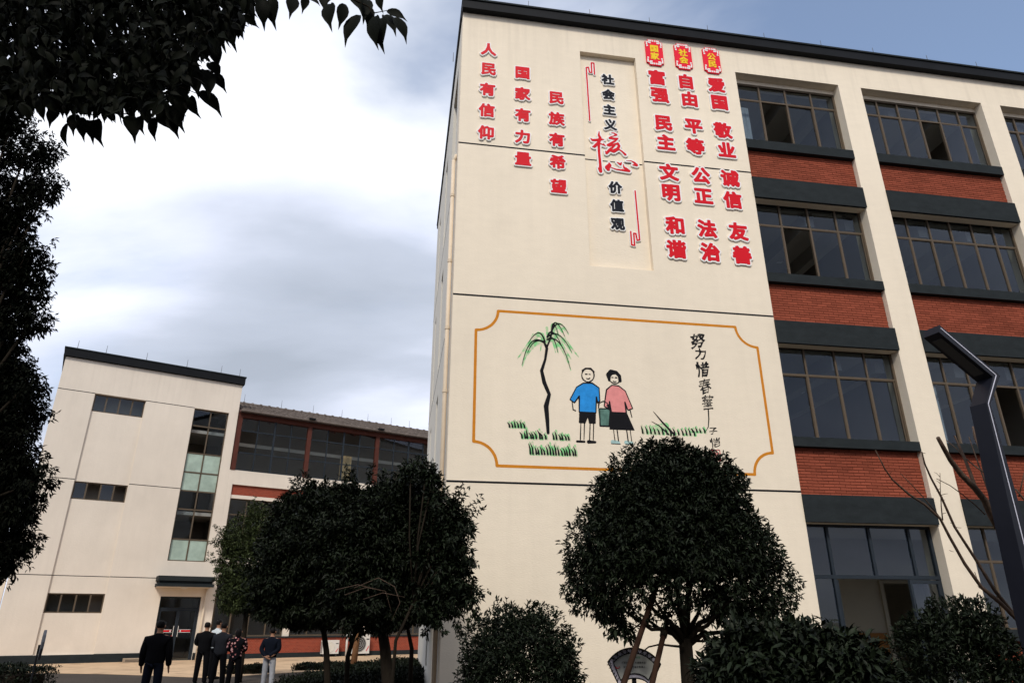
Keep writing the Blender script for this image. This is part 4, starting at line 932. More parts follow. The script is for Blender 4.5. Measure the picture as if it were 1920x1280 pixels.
lobetree('evergreen_tree', 'dark evergreen tree against the narrow side wall of the cream block', [(770, 1258), (772, 1215), (765, 1180)], 16.0,
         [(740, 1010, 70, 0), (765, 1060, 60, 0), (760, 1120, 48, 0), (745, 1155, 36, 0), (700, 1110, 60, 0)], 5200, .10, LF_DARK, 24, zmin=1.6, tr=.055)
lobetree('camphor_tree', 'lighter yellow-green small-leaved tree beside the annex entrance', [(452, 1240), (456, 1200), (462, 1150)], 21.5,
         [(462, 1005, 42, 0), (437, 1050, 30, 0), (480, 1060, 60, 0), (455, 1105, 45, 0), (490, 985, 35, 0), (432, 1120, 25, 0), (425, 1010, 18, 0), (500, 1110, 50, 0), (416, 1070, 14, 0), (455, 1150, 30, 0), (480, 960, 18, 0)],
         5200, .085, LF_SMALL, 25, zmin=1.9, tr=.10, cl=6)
# drooping spray at the right of the group
SP = lobetree('evergreen_tree', 'open drooping sprays of the lowest boughs hanging over the wall corner', [(735, 1285), (742, 1200), (775, 1130)], 10.4,
         [(835, 1108, 28, 0), (862, 1098, 22, 0), (884, 1120, 18, -.1), (848, 1138, 22, 0), (808, 1135, 30, 0), (810, 1155, 18, 0), (870, 990, 18, 0), (848, 975, 28, 0), (862, 1030, 24, 0), (835, 1010, 34, 0), (842, 1055, 30, 0), (850, 948, 12, 0), (820, 930, 22, 0), (812, 898, 16, 0), (800, 880, 12, 0), (770, 880, 20, 0), (875, 1060, 14, 0)],
         1500, .085, LF_OSM, 26, droop=.25, tr=.028, shell=.95, rag=46)
mb = MB()   # bare pale twigs in the shade
for k in range(4):
    x0, y0 = 690+k*17, 1120-random.random()*30; limb(mb, [at(x0-60, y0+5+k, 10.1)-SP.location, at(x0-20, y0-8, 10.0)-SP.location, at(x0+18, y0+4, 10.0)-SP.location, at(x0+26+k, y0+38, 10.0)-SP.location, at(x0+10, y0+68, 10.0)-SP.location][:3+k % 3], .006, .003, 5, .04)
build(mb, 'bare_twigs', BARKL, SP, True)

# ---- tree along the left edge of the frame
edge = [(62, 225), (122, 285), (126, 350), (86, 395), (62, 425), (82, 470), (103, 508), (95, 548), (100, 598), (50, 645), (66, 690), (88, 722), (100, 770), (74, 812), (90, 868), (106, 902), (80, 950), (82, 1010), (50, 1050), (22, 1075)]
lobs = [(x-38, y, 33, random.uniform(-.3, .3)) for x, y in edge]+[(x-75, y+8, 34, random.uniform(-.3, .3)) for x, y in edge]+[(-62, y, 84, random.uniform(-.2, .4)) for y in range(250, 1060, 95)]+[(-130, y, 120, 0) for y in range(200, 1100, 150)]+[(14, y, 46, .4) for y in (700, 740, 800, 860, 920, 960)]
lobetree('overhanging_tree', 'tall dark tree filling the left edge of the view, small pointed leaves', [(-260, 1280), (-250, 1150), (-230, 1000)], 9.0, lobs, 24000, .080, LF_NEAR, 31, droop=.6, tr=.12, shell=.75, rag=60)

# ---- near branch overhead, large leaves
NB = empty('overhead_tree', (-4.3, 2.4, 0), 0, label='near tree whose broad black leaves hang across the top left of the view', cat='tree')
g = np.random.default_rng(5)
outline = [(-260, -160), (560, -160), (478, 0), (466, 18), (442, 48), (418, 60), (400, 80), (378, 100), (362, 120), (362, 140), (345, 158), (335, 182), (300, 200), (250, 198), (200, 206), (150, 200), (105, 190), (60, 196), (0, 205), (-260, 230)]
A_ = np.array(outline, float); Bn = np.roll(A_, -1, 0)
pts = g.uniform([-260, -160], [560, 235], (16000, 2)); pts = pts[inside(pts, A_, Bn)]
dens_cut = []
P = []; D = []; L = []
for x, y in pts:
    p = at(x, y, 3.0+g.uniform(-.45, .9))-NB.location; P.append(p)
P = np.array(P); n = len(P)
D = np.c_[g.normal(0, .45, n)+.12, g.normal(0, .45, n), -np.abs(g.normal(.7, .45, n))]
L = g.uniform(.06, .10, n); W = L*g.uniform(.36, .46, n)
Nn = np.c_[g.normal(0, .5, n), -np.ones(n), g.normal(.3, .4, n)]
me = leaves_mesh('foliage', P, D, Nn, L, W, LF_NEAR, True); link('foliage', me, NB, kind='stuff')
tip = [(985, -5, 988, 90), (1022, -5, 1022, 86), (1100, -8, 1090, 50), (1150, -12, 1135, 40), (1160, 0, 1197, 12), (1240, 15, 1232, 92), (1290, 15, 1275, 92), (1352, 58, 1288, 148), (1378, 0, 1364, 66), (1385, 25, 1380, 96), (1412, 60, 1402, 160), (1432, 68, 1424, 170), (1425, -25, 1428, 36), (1450, 42, 1518, 66), (1440, 58, 1484, 112), (1478, 66, 1526, 142), (1215, -30, 1215, 30), (1330, -30, 1350, 30),
       (945, 22, 950, 78), (902, 60, 904, 128), (856, 80, 872, 166), (818, 60, 832, 172), (798, 165, 816, 242), (786, 236, 822, 282), (805, 276, 842, 334), (735, 268, 738, 348), (768, 262, 786, 348), (748, 342, 826, 416), (715, 362, 736, 430), (684, 350, 686, 430), (632, 398, 682, 478), (642, 428, 660, 502), (600, 418, 640, 480), (580, 440, 574, 516), (524, 436, 530, 492), (486, 436, 505, 512), (450, 366, 456, 446), (366, 446, 370, 532), (338, 452, 346, 518), (308, 440, 310, 516), (258, 460, 236, 536), (212, 410, 184, 462), (158, 396, 160, 446), (120, 386, 98, 440), (600, 350, 590, 420), (400, 370, 430, 415), (540, 420, 560, 465), (285, 430, 270, 490), (95, 400, 70, 440), (700, 300, 660, 390), (770, 130, 770, 200), (870, 30, 890, 110)]
leafmesh = {}
twig = MB()
for i, (x0, y0, x1, y1) in enumerate(tip):
    Y = 2.95+(i % 5)*.04; a_ = at(x0/2, y0/2, Y)-NB.location; b_ = at(x1/2, y1/2, Y-.01-.02*(i % 3))-NB.location
    d_ = b_-a_; ln = max(d_.length, .06)
    one = leaves_mesh('leaf', np.zeros((1, 3)), np.array([[1., 0, 0]]), np.array([[0, 0, 1.]]), np.array([1.]), np.array([.42]), LF_NEAR, True) if not leafmesh else leafmesh['l']
    leafmesh['l'] = one
    o = link('leaf', one, NB); X_ = d_.normalized(); nrm = Vector((random.uniform(-.5, .5), -1, random.uniform(-.3, .6))); S_ = nrm.cross(X_).normalized(); Z_ = X_.cross(S_)
    o.matrix_local = Matrix.Translation(a_) @ Matrix((X_, S_, Z_)).transposed().to_4x4() @ Matrix.Diagonal((ln, ln, ln, 1))
k = 0
order = np.argsort(-pts[:, 1])
for idx in order[:230]:     # the leaves that show largest along the lower rim, one by one
    x, y = pts[idx]+g.uniform(-10, 10, 2)
    if x < 0: continue
    a_ = at(x, y-12, 2.75+g.uniform(-.1, .1))-NB.location; X_ = Vector((g.normal(.1, .4), g.normal(0, .3), -.8)).normalized()
    o = link('leaf', leafmesh['l'], NB); nrm = Vector((random.uniform(-.6, .6), -1, random.uniform(-.3, .6))); S_ = nrm.cross(X_).normalized(); Z_ = X_.cross(S_); s_ = g.uniform(.07, .10)
    o.matrix_local = Matrix.Translation(a_) @ Matrix((X_, S_, Z_)).transposed().to_4x4() @ Matrix.Diagonal((s_, s_, s_, 1))
NP = lambda pts_, Y=3.0: [at(x, y, Y)-NB.location for x, y in pts_]
limb(twig, [Vector((0, 0, 0)), Vector((.05, .05, 1.8)), Vector((.15, .1, 3.2)), Vector((.1, .2, 5.2))], .13, .09, 10)
build(twig, 'trunk', BARK, NB, True)
twig = MB()
for ptsx in ([(-250, 150), (-50, 100), (120, 60), (260, 70), (380, 20)], [(-250, 150), (-20, 170), (120, 190), (220, 212), (250, 214)], [(-250, 100), (0, -40), (250, -60), (500, -50), (640, -12), (690, 12), (705, 24), (726, 20)], [(380, 20), (420, 40), (440, 30)], [(120, 60), (260, 130), (350, 170), (375, 178)], [(260, 130), (340, 120), (395, 138)], [(640, -12), (620, 0), (610, 10)], [(500, -50), (495, -10)], [(690, 12), (700, 30)]):
    limb(twig, NP(ptsx), .012 if len(ptsx) > 4 else .004, .002, 5, .008)
limb(twig, [Vector((.12, .1, 3.0)), NP([(-250, 150)])[0]], .05, .014, 6); limb(twig, [Vector((.12, .15, 3.4)), NP([(-250, 100)])[0]], .05, .014, 6)
build(twig, 'branches', BARK, NB, True)

# ---- hedges and ground planting
def hedge(poly, h, n, leaf, label, seed, name='hedge', m=LF_HEDGE):
    g = np.random.default_rng(seed); A = np.array(poly, float); c = A.mean(0); Bp = np.roll(A, -1, 0)
    o = empty(name, (c[0], c[1], 0)); prop(o, label, 'hedge')
    P = g.uniform(A.min(0), A.max(0), (n*3, 2)); P = P[inside(P, A, Bp)][:n]
    z = h*(1-.25*g.random(len(P))**2)+.05*np.sin(P[:, 0]*5)*np.cos(P[:, 1]*4)
    # sides
    E = []
    per = np.linalg.norm(Bp-A, axis=1); k = g.choice(len(A), n//2, p=per/per.sum()); t = g.random(n//2)[:, None]
    S = A[k]*(1-t)+Bp[k]*t; S += g.normal(0, .04, S.shape); zs = g.random(len(S))*h
    Q = np.r_[np.c_[P, z], np.c_[S, zs]]; Q[:, :2] -= c
    cl = 5; Q = np.repeat(Q, cl, 0)+g.normal(0, leaf*.4, (len(Q)*cl, 3)); nn = len(Q)
    D = g.normal(0, .6, (nn, 3))+np.array([0, 0, .5]); L = leaf*g.uniform(.6, 1.3, nn)
    link('foliage', leaves_mesh('foliage', Q, D, g.normal(0, .4, (nn, 3))+np.array([0, 0, 1.]), L, L*.45, m), o, kind='stuff')
    mb = MB(); mb.prism([((x-c[0])*.93, (y-c[1])*.93) for x, y in poly], lambda a, b, d: (a, b, d), h*.7, .0); build(mb, 'stems', BARK, o); return o
hedge([(-4.75, 15.2), (-4.7, 18.2), (-4.3, 22.0), (-3.6, 24.6), (-1.9, 22.6), (-2.3, 16), (-3.6, 14.6)], .46, 4600, .07, 'low dark hedge under the tree group beside the cream block', 41)
hedge([(-22, 19.5), (-14.0, 18.4), (-11.9, 18.6), (-11.6, 19.4), (-13.5, 20.0), (-22, 21.3)], .5, 4200, .07, 'low dark hedge at the lower left corner in front of the annex', 42)
hedge([(-7.6, 26.2), (-6.3, 26.7), (-5.2, 27.9), (-6.1, 28.3), (-7.3, 27.3)], .16, 900, .06, 'small dark clump of ground cover round the far tree pit by the white units', 43, 'ground_cover')
hedge([(-9.3, 24.4), (-8.2, 24.7), (-8.0, 25.4), (-9.0, 25.3)], .2, 600, .06, 'small patch of ground cover at the foot of the lighter tree', 44, 'ground_cover')

# ================================================================== bare pruned tree on the right
BT = empty('bare_tree', (0, 0, 0)); prop(BT, 'pruned leafless tree with cut branches beside the angular lamp', 'tree')
ZB = lambda x, y: (1640+x*.3125, 800+y*.3125); YB = 8.3
rb = at(1975, 1420, YB); BT.location = (rb.x, rb.y, 0)
def bpth(pts, dy=0.): return [at(*ZB(x, y), YB+dy*i/(len(pts)-1))-BT.location for i, (x, y) in enumerate(pts)]
tb = MB(); limb(tb, [Vector((0, 0, 0))]+bpth([(960, 1330), (896, 1130), (842, 900), (795, 750), (745, 570), (735, 480)]), .085, .05, 9)
build(tb, 'trunk', BARKL, BT, True)
bb = MB()
limb(bb, bpth([(740, 600), (700, 530), (660, 440), (600, 365), (520, 285), (455, 200), (410, 120), (380, 65)], -.6), .045, .022, 8)
limb(bb, bpth([(605, 365), (575, 280), (540, 190), (505, 110), (480, 55)], .3), .022, .012, 6)
limb(bb, bpth([(738, 500), (690, 360), (655, 240), (640, 150), (605, 70), (590, 0)], .4), .03, .014, 6)
limb(bb, bpth([(720, 470), (680, 380), (640, 270), (600, 160), (565, 60)], .6), .014, .006, 5)
limb(bb, bpth([(655, 272), (600, 235), (540, 185), (490, 130), (430, 80)], .3), .011, .006, 5)
limb(bb, bpth([(662, 525), (600, 465), (520, 400), (450, 350), (372, 310)], -.3), .008, .004, 5)
limb(bb, bpth([(940, 1200), (850, 1150), (760, 1060), (640, 960), (540, 820), (450, 660), (392, 548), (300, 465), (200, 400), (105, 315), (60, 250), (5, 140)], -1.0), .026, .006, 6)
limb(bb, bpth([(385, 535), (300, 430), (220, 345), (155, 280)], -.2), .008, .004, 5)
limb(bb, bpth([(408, 560), (400, 480), (395, 400), (392, 275)], -.1), .008, .003, 5)
limb(bb, bpth([(940, 1180), (850, 1140), (720, 980), (610, 800), (545, 700), (480, 600), (400, 420), (340, 310), (300, 220), (283, 150)], -.9), .024, .007, 6)
limb(bb, bpth([(960, 500), (896, 435), (845, 372)], -.1), .015, .010, 5); limb(bb, bpth([(865, 420), (885, 330), (905, 240)], -.1), .008, .005, 5)
for x, y, dx, dy in ((392, 300, -35, -28), (394, 340, -25, -18), (396, 410, 42, -10), (398, 450, 24, -14), (480, 600, 40, 5), (455, 575, 20, 3), (283, 158, 22, 0), (85, 290, 18, -20), (600, 870, 30, 60), (450, 740, 25, 8), (408, 520, 20, -4), (200, 390, -10, -8), (620, 955, 12, 12), (390, 370, -20, 15)):
    limb(bb, bpth([(x, y), (x+dx*.6, y+dy*.8), (x+dx, y+dy)], -.1), .004, .002, 4)
build(bb, 'branches', BARKL, BT, True)
# leafless tree behind the camera, seen in the window panes
RT = empty('bare_tree', (2.6, -6.5, 0)); prop(RT, 'tall leafless tree only seen mirrored in the first-floor window panes', 'tree')
tb = MB(); limb(tb, [(0, 0, 0), (.1, 0, 2.5), (0, .1, 5), (.1, 0, 8)], .14, .05, 8); build(tb, 'trunk', BARKL, RT, True)
bb = MB()
def grow(p, d, L, r, dep):
    e = p+d*L; limb(bb, [p, p.lerp(e, .5)+Vector((random.uniform(-.1, .1), random.uniform(-.1, .1), 0))*L*.6, e], r, r*.6, 5)
    if dep: 
        for _ in range(3): grow(p.lerp(e, random.uniform(.45, 1)), (d+Vector((random.uniform(-.8, .8), random.uniform(-.8, .8), random.uniform(-.1, .6)))).normalized(), L*.66, r*.55, dep-1)
for k in range(12): grow(Vector((.05, .05, 2.8+k*.45)), Vector((math.cos(k*2.4), math.sin(k*2.4), .8)).normalized(), 1.9-.08*k, .045, 3)
build(bb, 'branches', BARKL, RT, True)

for k, (x, y, h_) in enumerate(((-13, -9, 6.6), (-8, -10, 7.4), (-2.5, -9.5, 6.8), (5.5, -10, 7.2), (10.5, -9, 7.6), (16, -10, 7.0), (22, -9.5, 7.4))):
    o = empty('evergreen_tree', (x, y, 0)); prop(o, '%s round dark tree from the left in the row across the yard behind the camera' % ('first', 'second', 'third', 'fourth', 'fifth', 'sixth', 'seventh')[k], 'tree', 'trees across the yard')
    mb = MB(); limb(mb, [(0, 0, 0), (.05, 0, 1), (0, .05, 2.4)], .12, .08, 8); build(mb, 'trunk', BARK, o, True)
    crown('crown', [(Vector((0, 0, h_*.62)), 2.3, 2.2, h_*.36), (Vector((.9, .2, h_*.55)), 1.6, 1.6, 1.3), (Vector((-.8, -.3, h_*.6)), 1.6, 1.6, 1.4)], 1500, .22, LF_DARK, o, seed=90+k)

# ================================================================== street lamp
LP = empty('street_lamp', (5.40, 7.5, 0), R(22), label='dark navy angular lamp post bent like a seven, with a white stripe along its side', cat='lamp')
prof = [(-.25, 0), (-.09, 2.67), (0, 3.90), (.24, 4.24), (-.50, 4.69), (-.46, 4.785), (.375, 4.27), (.065, 3.88), (.085, 2.67), (.10, 0)]
fnl = lambda a, b, d: (a, d, b)
build(MB().prism(prof, fnl, .20, 0), 'post', LAMPM, LP)
stripe = [(-.455, 4.745), (.305, 4.268), (.025, 3.89), (-.002, 2.67), (-.08, .1)]
mb = MB()
for (a, b), (c, e) in zip(stripe, stripe[1:]):
    n_ = Vector((e-b, -(c-a))).normalized()*.0055; mb.prism([(a+n_.x, b+n_.y), (c+n_.x, e+n_.y), (c-n_.x, e-n_.y), (a-n_.x, b-n_.y)], fnl, -.003, .001)
build(mb, 'stripe', LSTRIP, LP)
mb = MB(); p0, p1 = Vector((.16, 4.285)), Vector((-.42, 4.64)); n_ = Vector((-(p1-p0).y, (p1-p0).x)).normalized()
mb.prism([tuple(p0-n_*.004), tuple(p1-n_*.004), tuple(p1+n_*.004), tuple(p0+n_*.004)], fnl, .16, .04); build(mb, 'lamp_panel', ACD, LP)
box('base_plate', (-.33, .18, -.06, .26, 0, .03), LAMPM, LP)

# ================================================================== fan sign by the tree
fs = at(1188, 1246, 8.15)
FS = empty('fan_sign', (fs.x, fs.y, 0), R(3), label='fan-shaped notice board with a lattice border behind the prop poles', cat='sign')
zc = at(1188, 1281, 8.15).z; Rr_ = .35
def fan(k, rin=0.):
    o_ = [(Rr_*k*math.cos(R(t)), Rr_*k*math.sin(R(t))-.0) for t in range(33, 148, 5)]
    lo = [(-.165, -.03)]+[(.15*math.cos(R(t)), .15*math.sin(R(t))*.5-.02) for t in range(170, 9, -16)]+[(.165, -.03)]
    return o_+lo
f2 = lambda a, b, d: (a, d, b+zc)
build(MB().prism(fan(1.0), f2, 0, .03), 'frame', FRW, FS)
ins = [(Rr_*.84*math.cos(R(t)), Rr_*.86*math.sin(R(t))) for t in range(38, 143, 5)]+[(-.150, .035), (-.11, .070), (-.06, .092), (0, .10), (.06, .092), (.11, .070), (.150, .035)]
build(MB().prism(ins, f2, -.006, .004), 'panel', SIGNW, FS)
lat = MB()
op = fan(1.0); ip = ins
def edgebar(p, q_, r=.006, d=-.008): lat.tube([f2(*p, d), f2(*q_, d)], r, 5)
for i in range(len(op)): edgebar(op[i], op[(i+1) % len(op)], .007)
for i in range(len(ip)): edgebar(ip[i], ip[(i+1) % len(ip)], .0055)
for i in range(22):
    t = 34+i*5; edgebar((Rr_*math.cos(R(t)), Rr_*math.sin(R(t))), (Rr_*.85*math.cos(R(t+(6 if i % 2 else -6))), Rr_*.86*math.sin(R(t+(6 if i % 2 else -6)))), .004)
for s in (1, -1):
    for i in range(6):
        t = i/6; a_ = (s*(.29-.12*t), .185-.2*t); b_ = (s*(.262-.105*t), .185-.15*t); edgebar(a_, b_, .004)
build(lat, 'lattice', BLACKTRIM, FS)
def sign_text(s, cx, cy, em, m, nm='lettering'):
    mb = MB(); w = em*1.12
    for i, ch in enumerate(s):
        if ch == ' ': continue
        x = cx+(i-(len(s)-1)/2)*w; glyph(mb, ch, 0, 0, 1, 1, .01, .0, None, 30, fn=lambda a, b, d, x=x: (x+a*em, -.009, zc+cy+b*em))
    build(mb, nm, m, FS)
_gd.clear()
sign_text('打造水长廊 共建都市区', .0, .205, .0215, INK); sign_text('争做新时代金华婺城人', .005, .163, .0215, INK); sign_text('文明', -.005, .255, .023, SEALR); sign_text('校园', .052, .255, .023, mat('sign_green', (.05, .22, .12), .8, .2, [(5, .1, 2)]))
mb = MB(); limb(mb, [f2(-.20, .165, -.009), f2(-.185, .15, -.009), f2(-.16, .155, -.009), f2(-.155, .17, -.009)], .006, .003, 5); build(mb, 'emblem', SEALR, FS)
build(MB().box(-.022, .022, .005, .035, 0, zc+.05), 'post', BLACKTRIM, FS)
# sign seen from the back at far left
bs = at(76, 1212, 17.0)
BS = empty('shield_sign', (bs.x, bs.y, 0), R(-55), label='small grey shield-shaped sign on a post standing in the far left hedge', cat='sign')
f3 = lambda a, b, d: (a, d, b)
pl = [(-.02, .80), (.20, 1.02), (.24, 1.16), (.20, 1.30), (.10, 1.39), (0, 1.41), (-.12, 1.38), (-.22, 1.28), (-.26, 1.14), (-.22, .98), (-.10, .78)]
build(MB().prism(pl, f3, 0, .05), 'board', GREYSIGN, BS)
build(MB().tube([(-.02, -.03, 0), (-.02, -.03, 1.1)], .022, 7), 'post', BLACKTRIM, BS)

# ================================================================== air-conditioner units, bollard, step
def lw(u, v, z=0): return LEFT_O+Vector((u*math.cos(LEFT_A)-v*math.sin(LEFT_A), u*math.sin(LEFT_A)+v*math.cos(LEFT_A), z))
def ac(u, w, h, z0, label, two=False):
    p = lw(u, -.42); o = empty('air_conditioner', (p.x, p.y, 0), LEFT_A); prop(o, label, 'air conditioner', 'outdoor units along the annex wall')
    build(MB().box(-w/2, w/2, 0, .3, z0, z0+h), 'casing', ACW, o)
    fan_ = MB(); cx = -.1*w; fan_.tube([(cx, -.012, z0+h*.5), (cx, .0, z0+h*.5)], h*.42, 22); build(fan_, 'fan_grille', ACD if two else PLS, o)
    rg = MB()
    for r in (.1, .2, .3, .4): rg.tube([(cx+h*r*math.cos(t*.3927), -.016, z0+h*.5+h*r*math.sin(t*.3927)) for t in range(17)], .005, 4)
    build(rg, 'grille_rings', ACW, o)
    sl = MB()
    for k in range(9): sl.box(-w/2-.006, -w/2-.001, .04, .26, z0+h*(.1+k*.09), z0+h*(.14+k*.09))
    build(sl, 'vent_slots', ACD, o)
    build(MB().box(w*.30, w*.46, -.006, .0, z0+h*.72, z0+h*.78), 'name_strip', ACD, o)
    st = MB(); st.prism([(w*.33, z0+h*.1), (w*.46, z0+h*.34), (w*.46, z0+h*.42), (w*.31, z0+h*.16)], lambda a, b, d: (a, d, b), -.008, -.001); build(st, 'badge_stripe', SEALR, o)
    build(MB().box(-w*.4, -w*.34, .02, .28, 0, z0).box(w*.34, w*.4, .02, .28, 0, z0), 'feet', ACD, o)
ac(13.45, .80, .60, .14, 'smaller white outdoor unit on the annex wall behind the slim tree trunk')
ac(14.95, .92, .86, .12, 'larger white outdoor unit with grey fan, right of the smaller one', True)
p = lw(14.2, -.5); WP = empty('waste_pipe', (p.x, p.y, 0)); prop(WP, 'short white upright pipe by the larger outdoor unit', 'pipe'); build(MB().tube([(0, 0, 0), (0, 0, 1.25)], .05, 8), 'pipe', ACW, WP, True)
p = at(662, 1250, 26.8); YT = empty('young_tree', (p.x, p.y, 0)); prop(YT, 'thin brown trunk rising from the ground cover by the white pipe', 'tree')
mb = MB(); limb(mb, [(0, 0, 0), (.05, 0, 1), (.12, 0, 2), (.1, 0, 3.2)], .12, .07, 8, .02); build(mb, 'trunk', mat('tan_bark', (.20, .10, .05), .9, .1, [(9, .3, 5)]), YT, True)
crown('crown', [(Vector((.1, 0, 3.6)), 1.1, 1.1, 1.0)], 500, .11, LF_DARK, YT, seed=77)
p = lw(5.1, -.55); SB = empty('step_block', (p.x, p.y, 0), LEFT_A); prop(SB, 'low grey slab with slotted side on the paving by the annex door', 'step')
build(MB().box(-.45, .45, -.2, .35, .012, .16), 'slab', mat('concrete', (.33, .26, .19), .9, .2, [(6, .15, 5)]), SB)
build(MB().box(-.40, .40, -.206, -.2, .05, .07).box(-.40, .40, -.206, -.2, .10, .12), 'slots', ACD, SB)

# ================================================================== PEOPLE
def skin(name, verts, edges, radii, m, parent, sub=2, root=0, flat=None):
    me = bpy.data.meshes.new(name); me.from_pydata([tuple(v) for v in verts], edges, []); o = bpy.data.objects.new(name, me); COL.objects.link(o)
    md = o.modifiers.new('s', 'SKIN'); md.use_smooth_shade = True
    for i, r in enumerate(radii):
        sv_ = me.skin_vertices[0].data[i]; sv_.radius = r if isinstance(r, tuple) else (r, r); sv_.use_root = (i == root)
    ss = o.modifiers.new('u', 'SUBSURF'); ss.levels = sub; ss.render_levels = sub
    bpy.context.view_layer.update(); dg = bpy.context.evaluated_depsgraph_get()
    m2 = bpy.data.meshes.new_from_object(o.evaluated_get(dg)); bpy.data.objects.remove(o); bpy.data.meshes.remove(me)
    m2.materials.clear(); m2.materials.append(m); m2.polygons.foreach_set('use_smooth', [True]*len(m2.polygons))
    if flat: 
        for v in m2.vertices: v.co.y = flat[0]+(v.co.y-flat[0])*flat[1]
    m2.name = name; return link(name, m2, parent)
def cloth(name, col, pat=None):
    m = mat(name, col, .9, .15, [(8, .2, 5)], (30, .3, .01))
    if pat:
        nt = m.node_tree; v = nt.nodes.new('ShaderNodeTexVoronoi'); v.inputs['Scale'].default_value = 13; tcn = nt.nodes.new('ShaderNodeTexCoord'); nz = nt.nodes.new('ShaderNodeTexNoise'); nz.inputs['Scale'].default_value = 22
        nt.links.new(tcn.outputs['Object'], v.inputs['Vector']); nt.links.new(tcn.outputs['Object'], nz.inputs['Vector'])
        ad = nt.nodes.new('ShaderNodeMath'); ad.operation = 'ADD'; nt.links.new(v.outputs['Distance'], ad.inputs[0]); s_ = nt.nodes.new('ShaderNodeMath'); s_.operation = 'MULTIPLY'; s_.inputs[1].default_value = .55; nt.links.new(nz.outputs['Fac'], s_.inputs[0]); nt.links.new(s_.outputs[0], ad.inputs[1])
        cr = nt.nodes.new('ShaderNodeValToRGB'); cr.color_ramp.interpolation = 'CONSTANT'; e = cr.color_ramp.elements; e[0].position = 0; e[0].color = (.62, .36, .34, 1); e[1].position = .60; e[1].color = (*col, 1); x = e.new(.52); x.color = (.40, .12, .12, 1)
        nt.links.new(ad.outputs[0], cr.inputs[0]); nt.links.new(cr.outputs[0], nt.nodes['Principled BSDF'].inputs['Base Color'])
    return m
def person(px, Y, hgt, label, top, legs, heading=0., arms='down', bulk=1.0, hair='short', step=.0, longtop=0., shoe=(.01, .01, .01), extra=None, turn=0.):
    """seen from behind: faces +y before heading. s scales a 1.75 m figure"""
    g_ = at(px, 1200, Y); o = empty('person', (g_.x, g_.y, .014 if Y > 23.3 else .004), heading); prop(o, label, 'person')
    s = hgt/1.75; V3 = lambda x, y, z: Vector((x*s*(bulk if z < 1.5 else 1), y*s, z*s))
    hip, kn, an = .93, .50, .09; sh = 1.43
    if arms == 'back': LA = [(-.18, 0, sh), (-.26, -.06, 1.14), (-.13, -.17, .97), (-.03, -.20, .93)]; RA = [(.18, 0, sh), (.26, -.06, 1.14), (.13, -.17, .97), (.03, -.20, .96)]
    elif arms == 'front': LA = [(-.18, 0, sh), (-.25, .02, 1.14), (-.12, .22, 1.08), (-.03, .26, 1.10)]; RA = [(.18, 0, sh), (.25, .02, 1.14), (.14, .20, 1.05), (.05, .25, 1.08)]
    else: LA = [(-.18, 0, sh), (-.235, -.01, 1.13), (-.25, .05, .90), (-.25, .07, .85)]; RA = [(.18, 0, sh), (.235, -.01, 1.13), (.245, .05, .90), (.245, .07, .85)]
    LL = [(-.09, 0, hip), (-.11, step*.5, kn), (-.13, step, an)]; RL = [(.09, 0, hip), (.12, -step*.3, kn), (.14, -step*.8, an+.0)]
    # ---- body: one continuous surface
    vs = [(0, 0, .97), (0, 0, 1.18), (0, 0, 1.36), (0, 0, 1.47), (0, .01, 1.53), (0, .02, 1.60), (0, .02, 1.68), (0, .015, 1.735)]; rd = [(.13, .10), (.125, .095), (.15, .10), (.075, .065), .055, (.080, .092), (.085, .102), .055]
    ed = [(i, i+1) for i in range(7)]
    def chain(pts, rs, root):
        b = len(vs); vs.extend(pts); rd.extend(rs); ed.append((root, b)); ed.extend((b+i, b+i+1) for i in range(len(pts)-1)); return len(vs)-1
    for A, sg in ((LA, -1), (RA, 1)):
        h_ = chain(A, [.05, .042, .03, .026], 2)
        d_ = (Vector(A[3])-Vector(A[2])).normalized(); palm = Vector(A[3])+d_*.05; sd_ = Vector((0, 1, 0)) if arms == 'down' else Vector((1, 0, 0)); pi = chain([tuple(palm)], [.028], h_)
        for k, ln in enumerate((.055, .07, .065, .05)):
            q0 = palm+sd_*(-.026+.0175*k)+d_*.02; chain([tuple(q0), tuple(q0+d_*ln*.6+Vector((0, .006, 0))), tuple(q0+d_*ln+Vector((0, .018, -.004)))], [.009, .008, .007], pi)
        q0 = palm-d_*.03+sd_*.03; chain([tuple(q0), tuple(q0+d_*.04+sd_*.015)], [.010, .008], pi)
    for A in (LL, RL): 
        e_ = chain(A, [.085, .058, .04], 0); f_ = A[2]; chain([(f_[0], f_[1]+.06, .05), (f_[0]*1.05, f_[1]+.17, .035)], [.038, .03], e_)
    skin('body', [V3(*v) for v in vs], ed, [tuple(q*s for q in r) if isinstance(r, tuple) else r*s for r in rd], SKIN, o, 1)
    # ---- clothes
    tv = [(0, 0, .84-longtop), (0, 0, 1.02), (0, 0, 1.22), (0, 0, 1.38), (0, .0, 1.465), (0, .01, 1.51)]; tr = [(.20, .145), (.19, .14), (.18, .13), (.155, .12), (.105, .09), .066]
    te = [(i, i+1) for i in range(5)]
    for A in (LA, RA):
        b = len(tv); tv += [tuple(Vector(A[0])*1.0-Vector((-.02 if A is RA else .02, 0, .05))*1), A[1], tuple(Vector(A[2]).lerp(Vector(A[3]), .95))]; tr += [.082, .070, .052]; te += [(3, b), (b, b+1), (b+1, b+2)]
    skin('jacket', [V3(*v) for v in tv], te, [tuple(q*s*bulk for q in r) if isinstance(r, tuple) else r*s*bulk for r in tr], top, o, 2)
    lv = [(0, 0, 1.02)]; lr = [(.15, .11)]; le = []
    for A in (LL, RL): b = len(lv); lv += [(A[0][0], A[0][1], .88), A[1], (A[2][0], A[2][1], .12), (A[2][0], A[2][1], .07)]; lr += [(.105, .11), .085, .072, .072]; le += [(0, b), (b, b+1), (b+1, b+2), (b+2, b+3)]
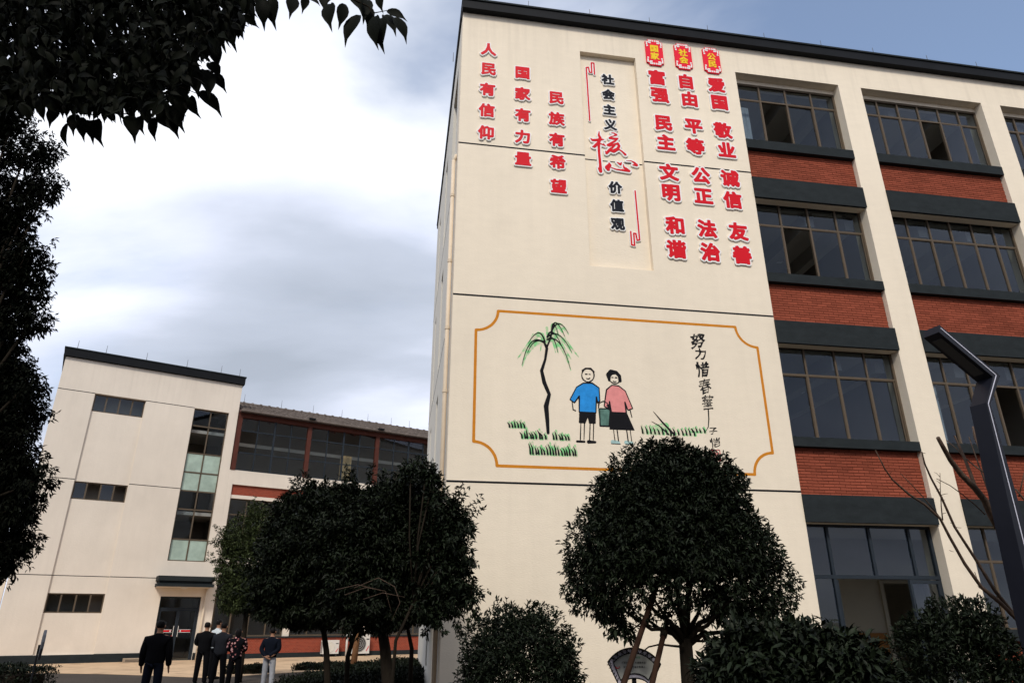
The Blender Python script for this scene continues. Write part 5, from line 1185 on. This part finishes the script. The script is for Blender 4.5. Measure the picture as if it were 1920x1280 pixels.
    skin('trousers', [V3(*v) for v in lv], le, [tuple(q*s for q in r) if isinstance(r, tuple) else r*s for r in lr], legs, o, 2)
    SH = cloth('shoe_leather', shoe)
    for A in (LL, RL): f_ = A[2]; skin('shoe', [V3(f_[0], f_[1]-.04, .05), V3(f_[0], f_[1]+.07, .048), V3(f_[0]*1.08, f_[1]+.2, .038)], [(0, 1), (1, 2)], [.05*s, .048*s, .036*s], SH, o, 1)
    # ---- hair, ears, nose
    if hair == 'long': skin('hair', [V3(0, -.03, 1.46), V3(0, -.025, 1.58), V3(0, -.0, 1.68), V3(0, .0, 1.735)], [(0, 1), (1, 2), (2, 3)], [(.085*s, .05*s), (.10*s, .085*s), (.10*s, .11*s), .06*s], HAIR, o, 2)
    else: skin('hair', [V3(0, -.02, 1.585), V3(0, -.008, 1.66), V3(0, .0, 1.72), V3(0, .01, 1.75)], [(0, 1), (1, 2), (2, 3)], [(.080*s, .078*s), (.097*s, .108*s), (.094*s, .103*s), .055*s], HAIR, o, 2)
    fc = MB()
    for x in (-.082, .082): fc.tube([V3(x, .015, 1.60), V3(x*1.08, .0, 1.63), V3(x*1.05, .01, 1.66)], [.008*s, .016*s, .010*s], 6)
    build(fc, 'ears', SKIN, o, True)
    fc = MB(); fc.tube([V3(0, .105, 1.655), V3(0, .125, 1.625), V3(0, .11, 1.61)], [.008*s, .013*s, .008*s], 6); build(fc, 'nose', SKIN, o, True)
    fc = MB()
    for x in (-.03, .03): fc.tube([V3(x-.012, .104, 1.66), V3(x+.012, .106, 1.66)], .007*s, 6)
    fc.tube([V3(-.022, .103, 1.585), V3(.022, .103, 1.585)], .006*s, 5); build(fc, 'eyes_and_mouth', HAIR, o)
    return o
blk = cloth('black_cloth', (.005, .005, .006)); navy = cloth('navy_cloth', (.006, .008, .014)); jean = cloth('dark_jeans', (.008, .010, .017)); char = cloth('charcoal_cloth', (.018, .019, .023))
pale = cloth('pale_grey_trousers', (.36, .37, .40)); wht = cloth('white_shirt', (.55, .60, .62)); flo = cloth('floral_cloth', (.006, .006, .008), True)
person(297, 14.6, 1.60, 'person in black jacket and dark jeans standing alone in front of the annex door, leftmost', blk, jean, R(6), 'down', 1.12, step=.06)
person(385, 20.6, 1.56, 'person with short black hair in a black jacket, back turned, left of the white shirt', blk, blk, R(5), 'front', 1.12, step=.05)
person(406, 22.6, 1.62, 'person in a white shirt half hidden between the two dark-dressed people', wht, blk, R(-35), 'down', 1.05)
person(417, 19.2, 1.55, 'person in a charcoal jacket, back turned, standing left of the floral blouse', char, blk, R(-8), 'front', 1.10, step=-.05)
person(446, 18.6, 1.44, 'person in a black blouse with pink and white flowers, back turned', flo, blk, R(4), 'front', 1.05, hair='long', longtop=.06)
person(510, 18.8, 1.43, 'person in navy jacket and pale grey trousers with hands clasped behind the back', navy, pale, R(-5), 'back', 1.10, step=.05)
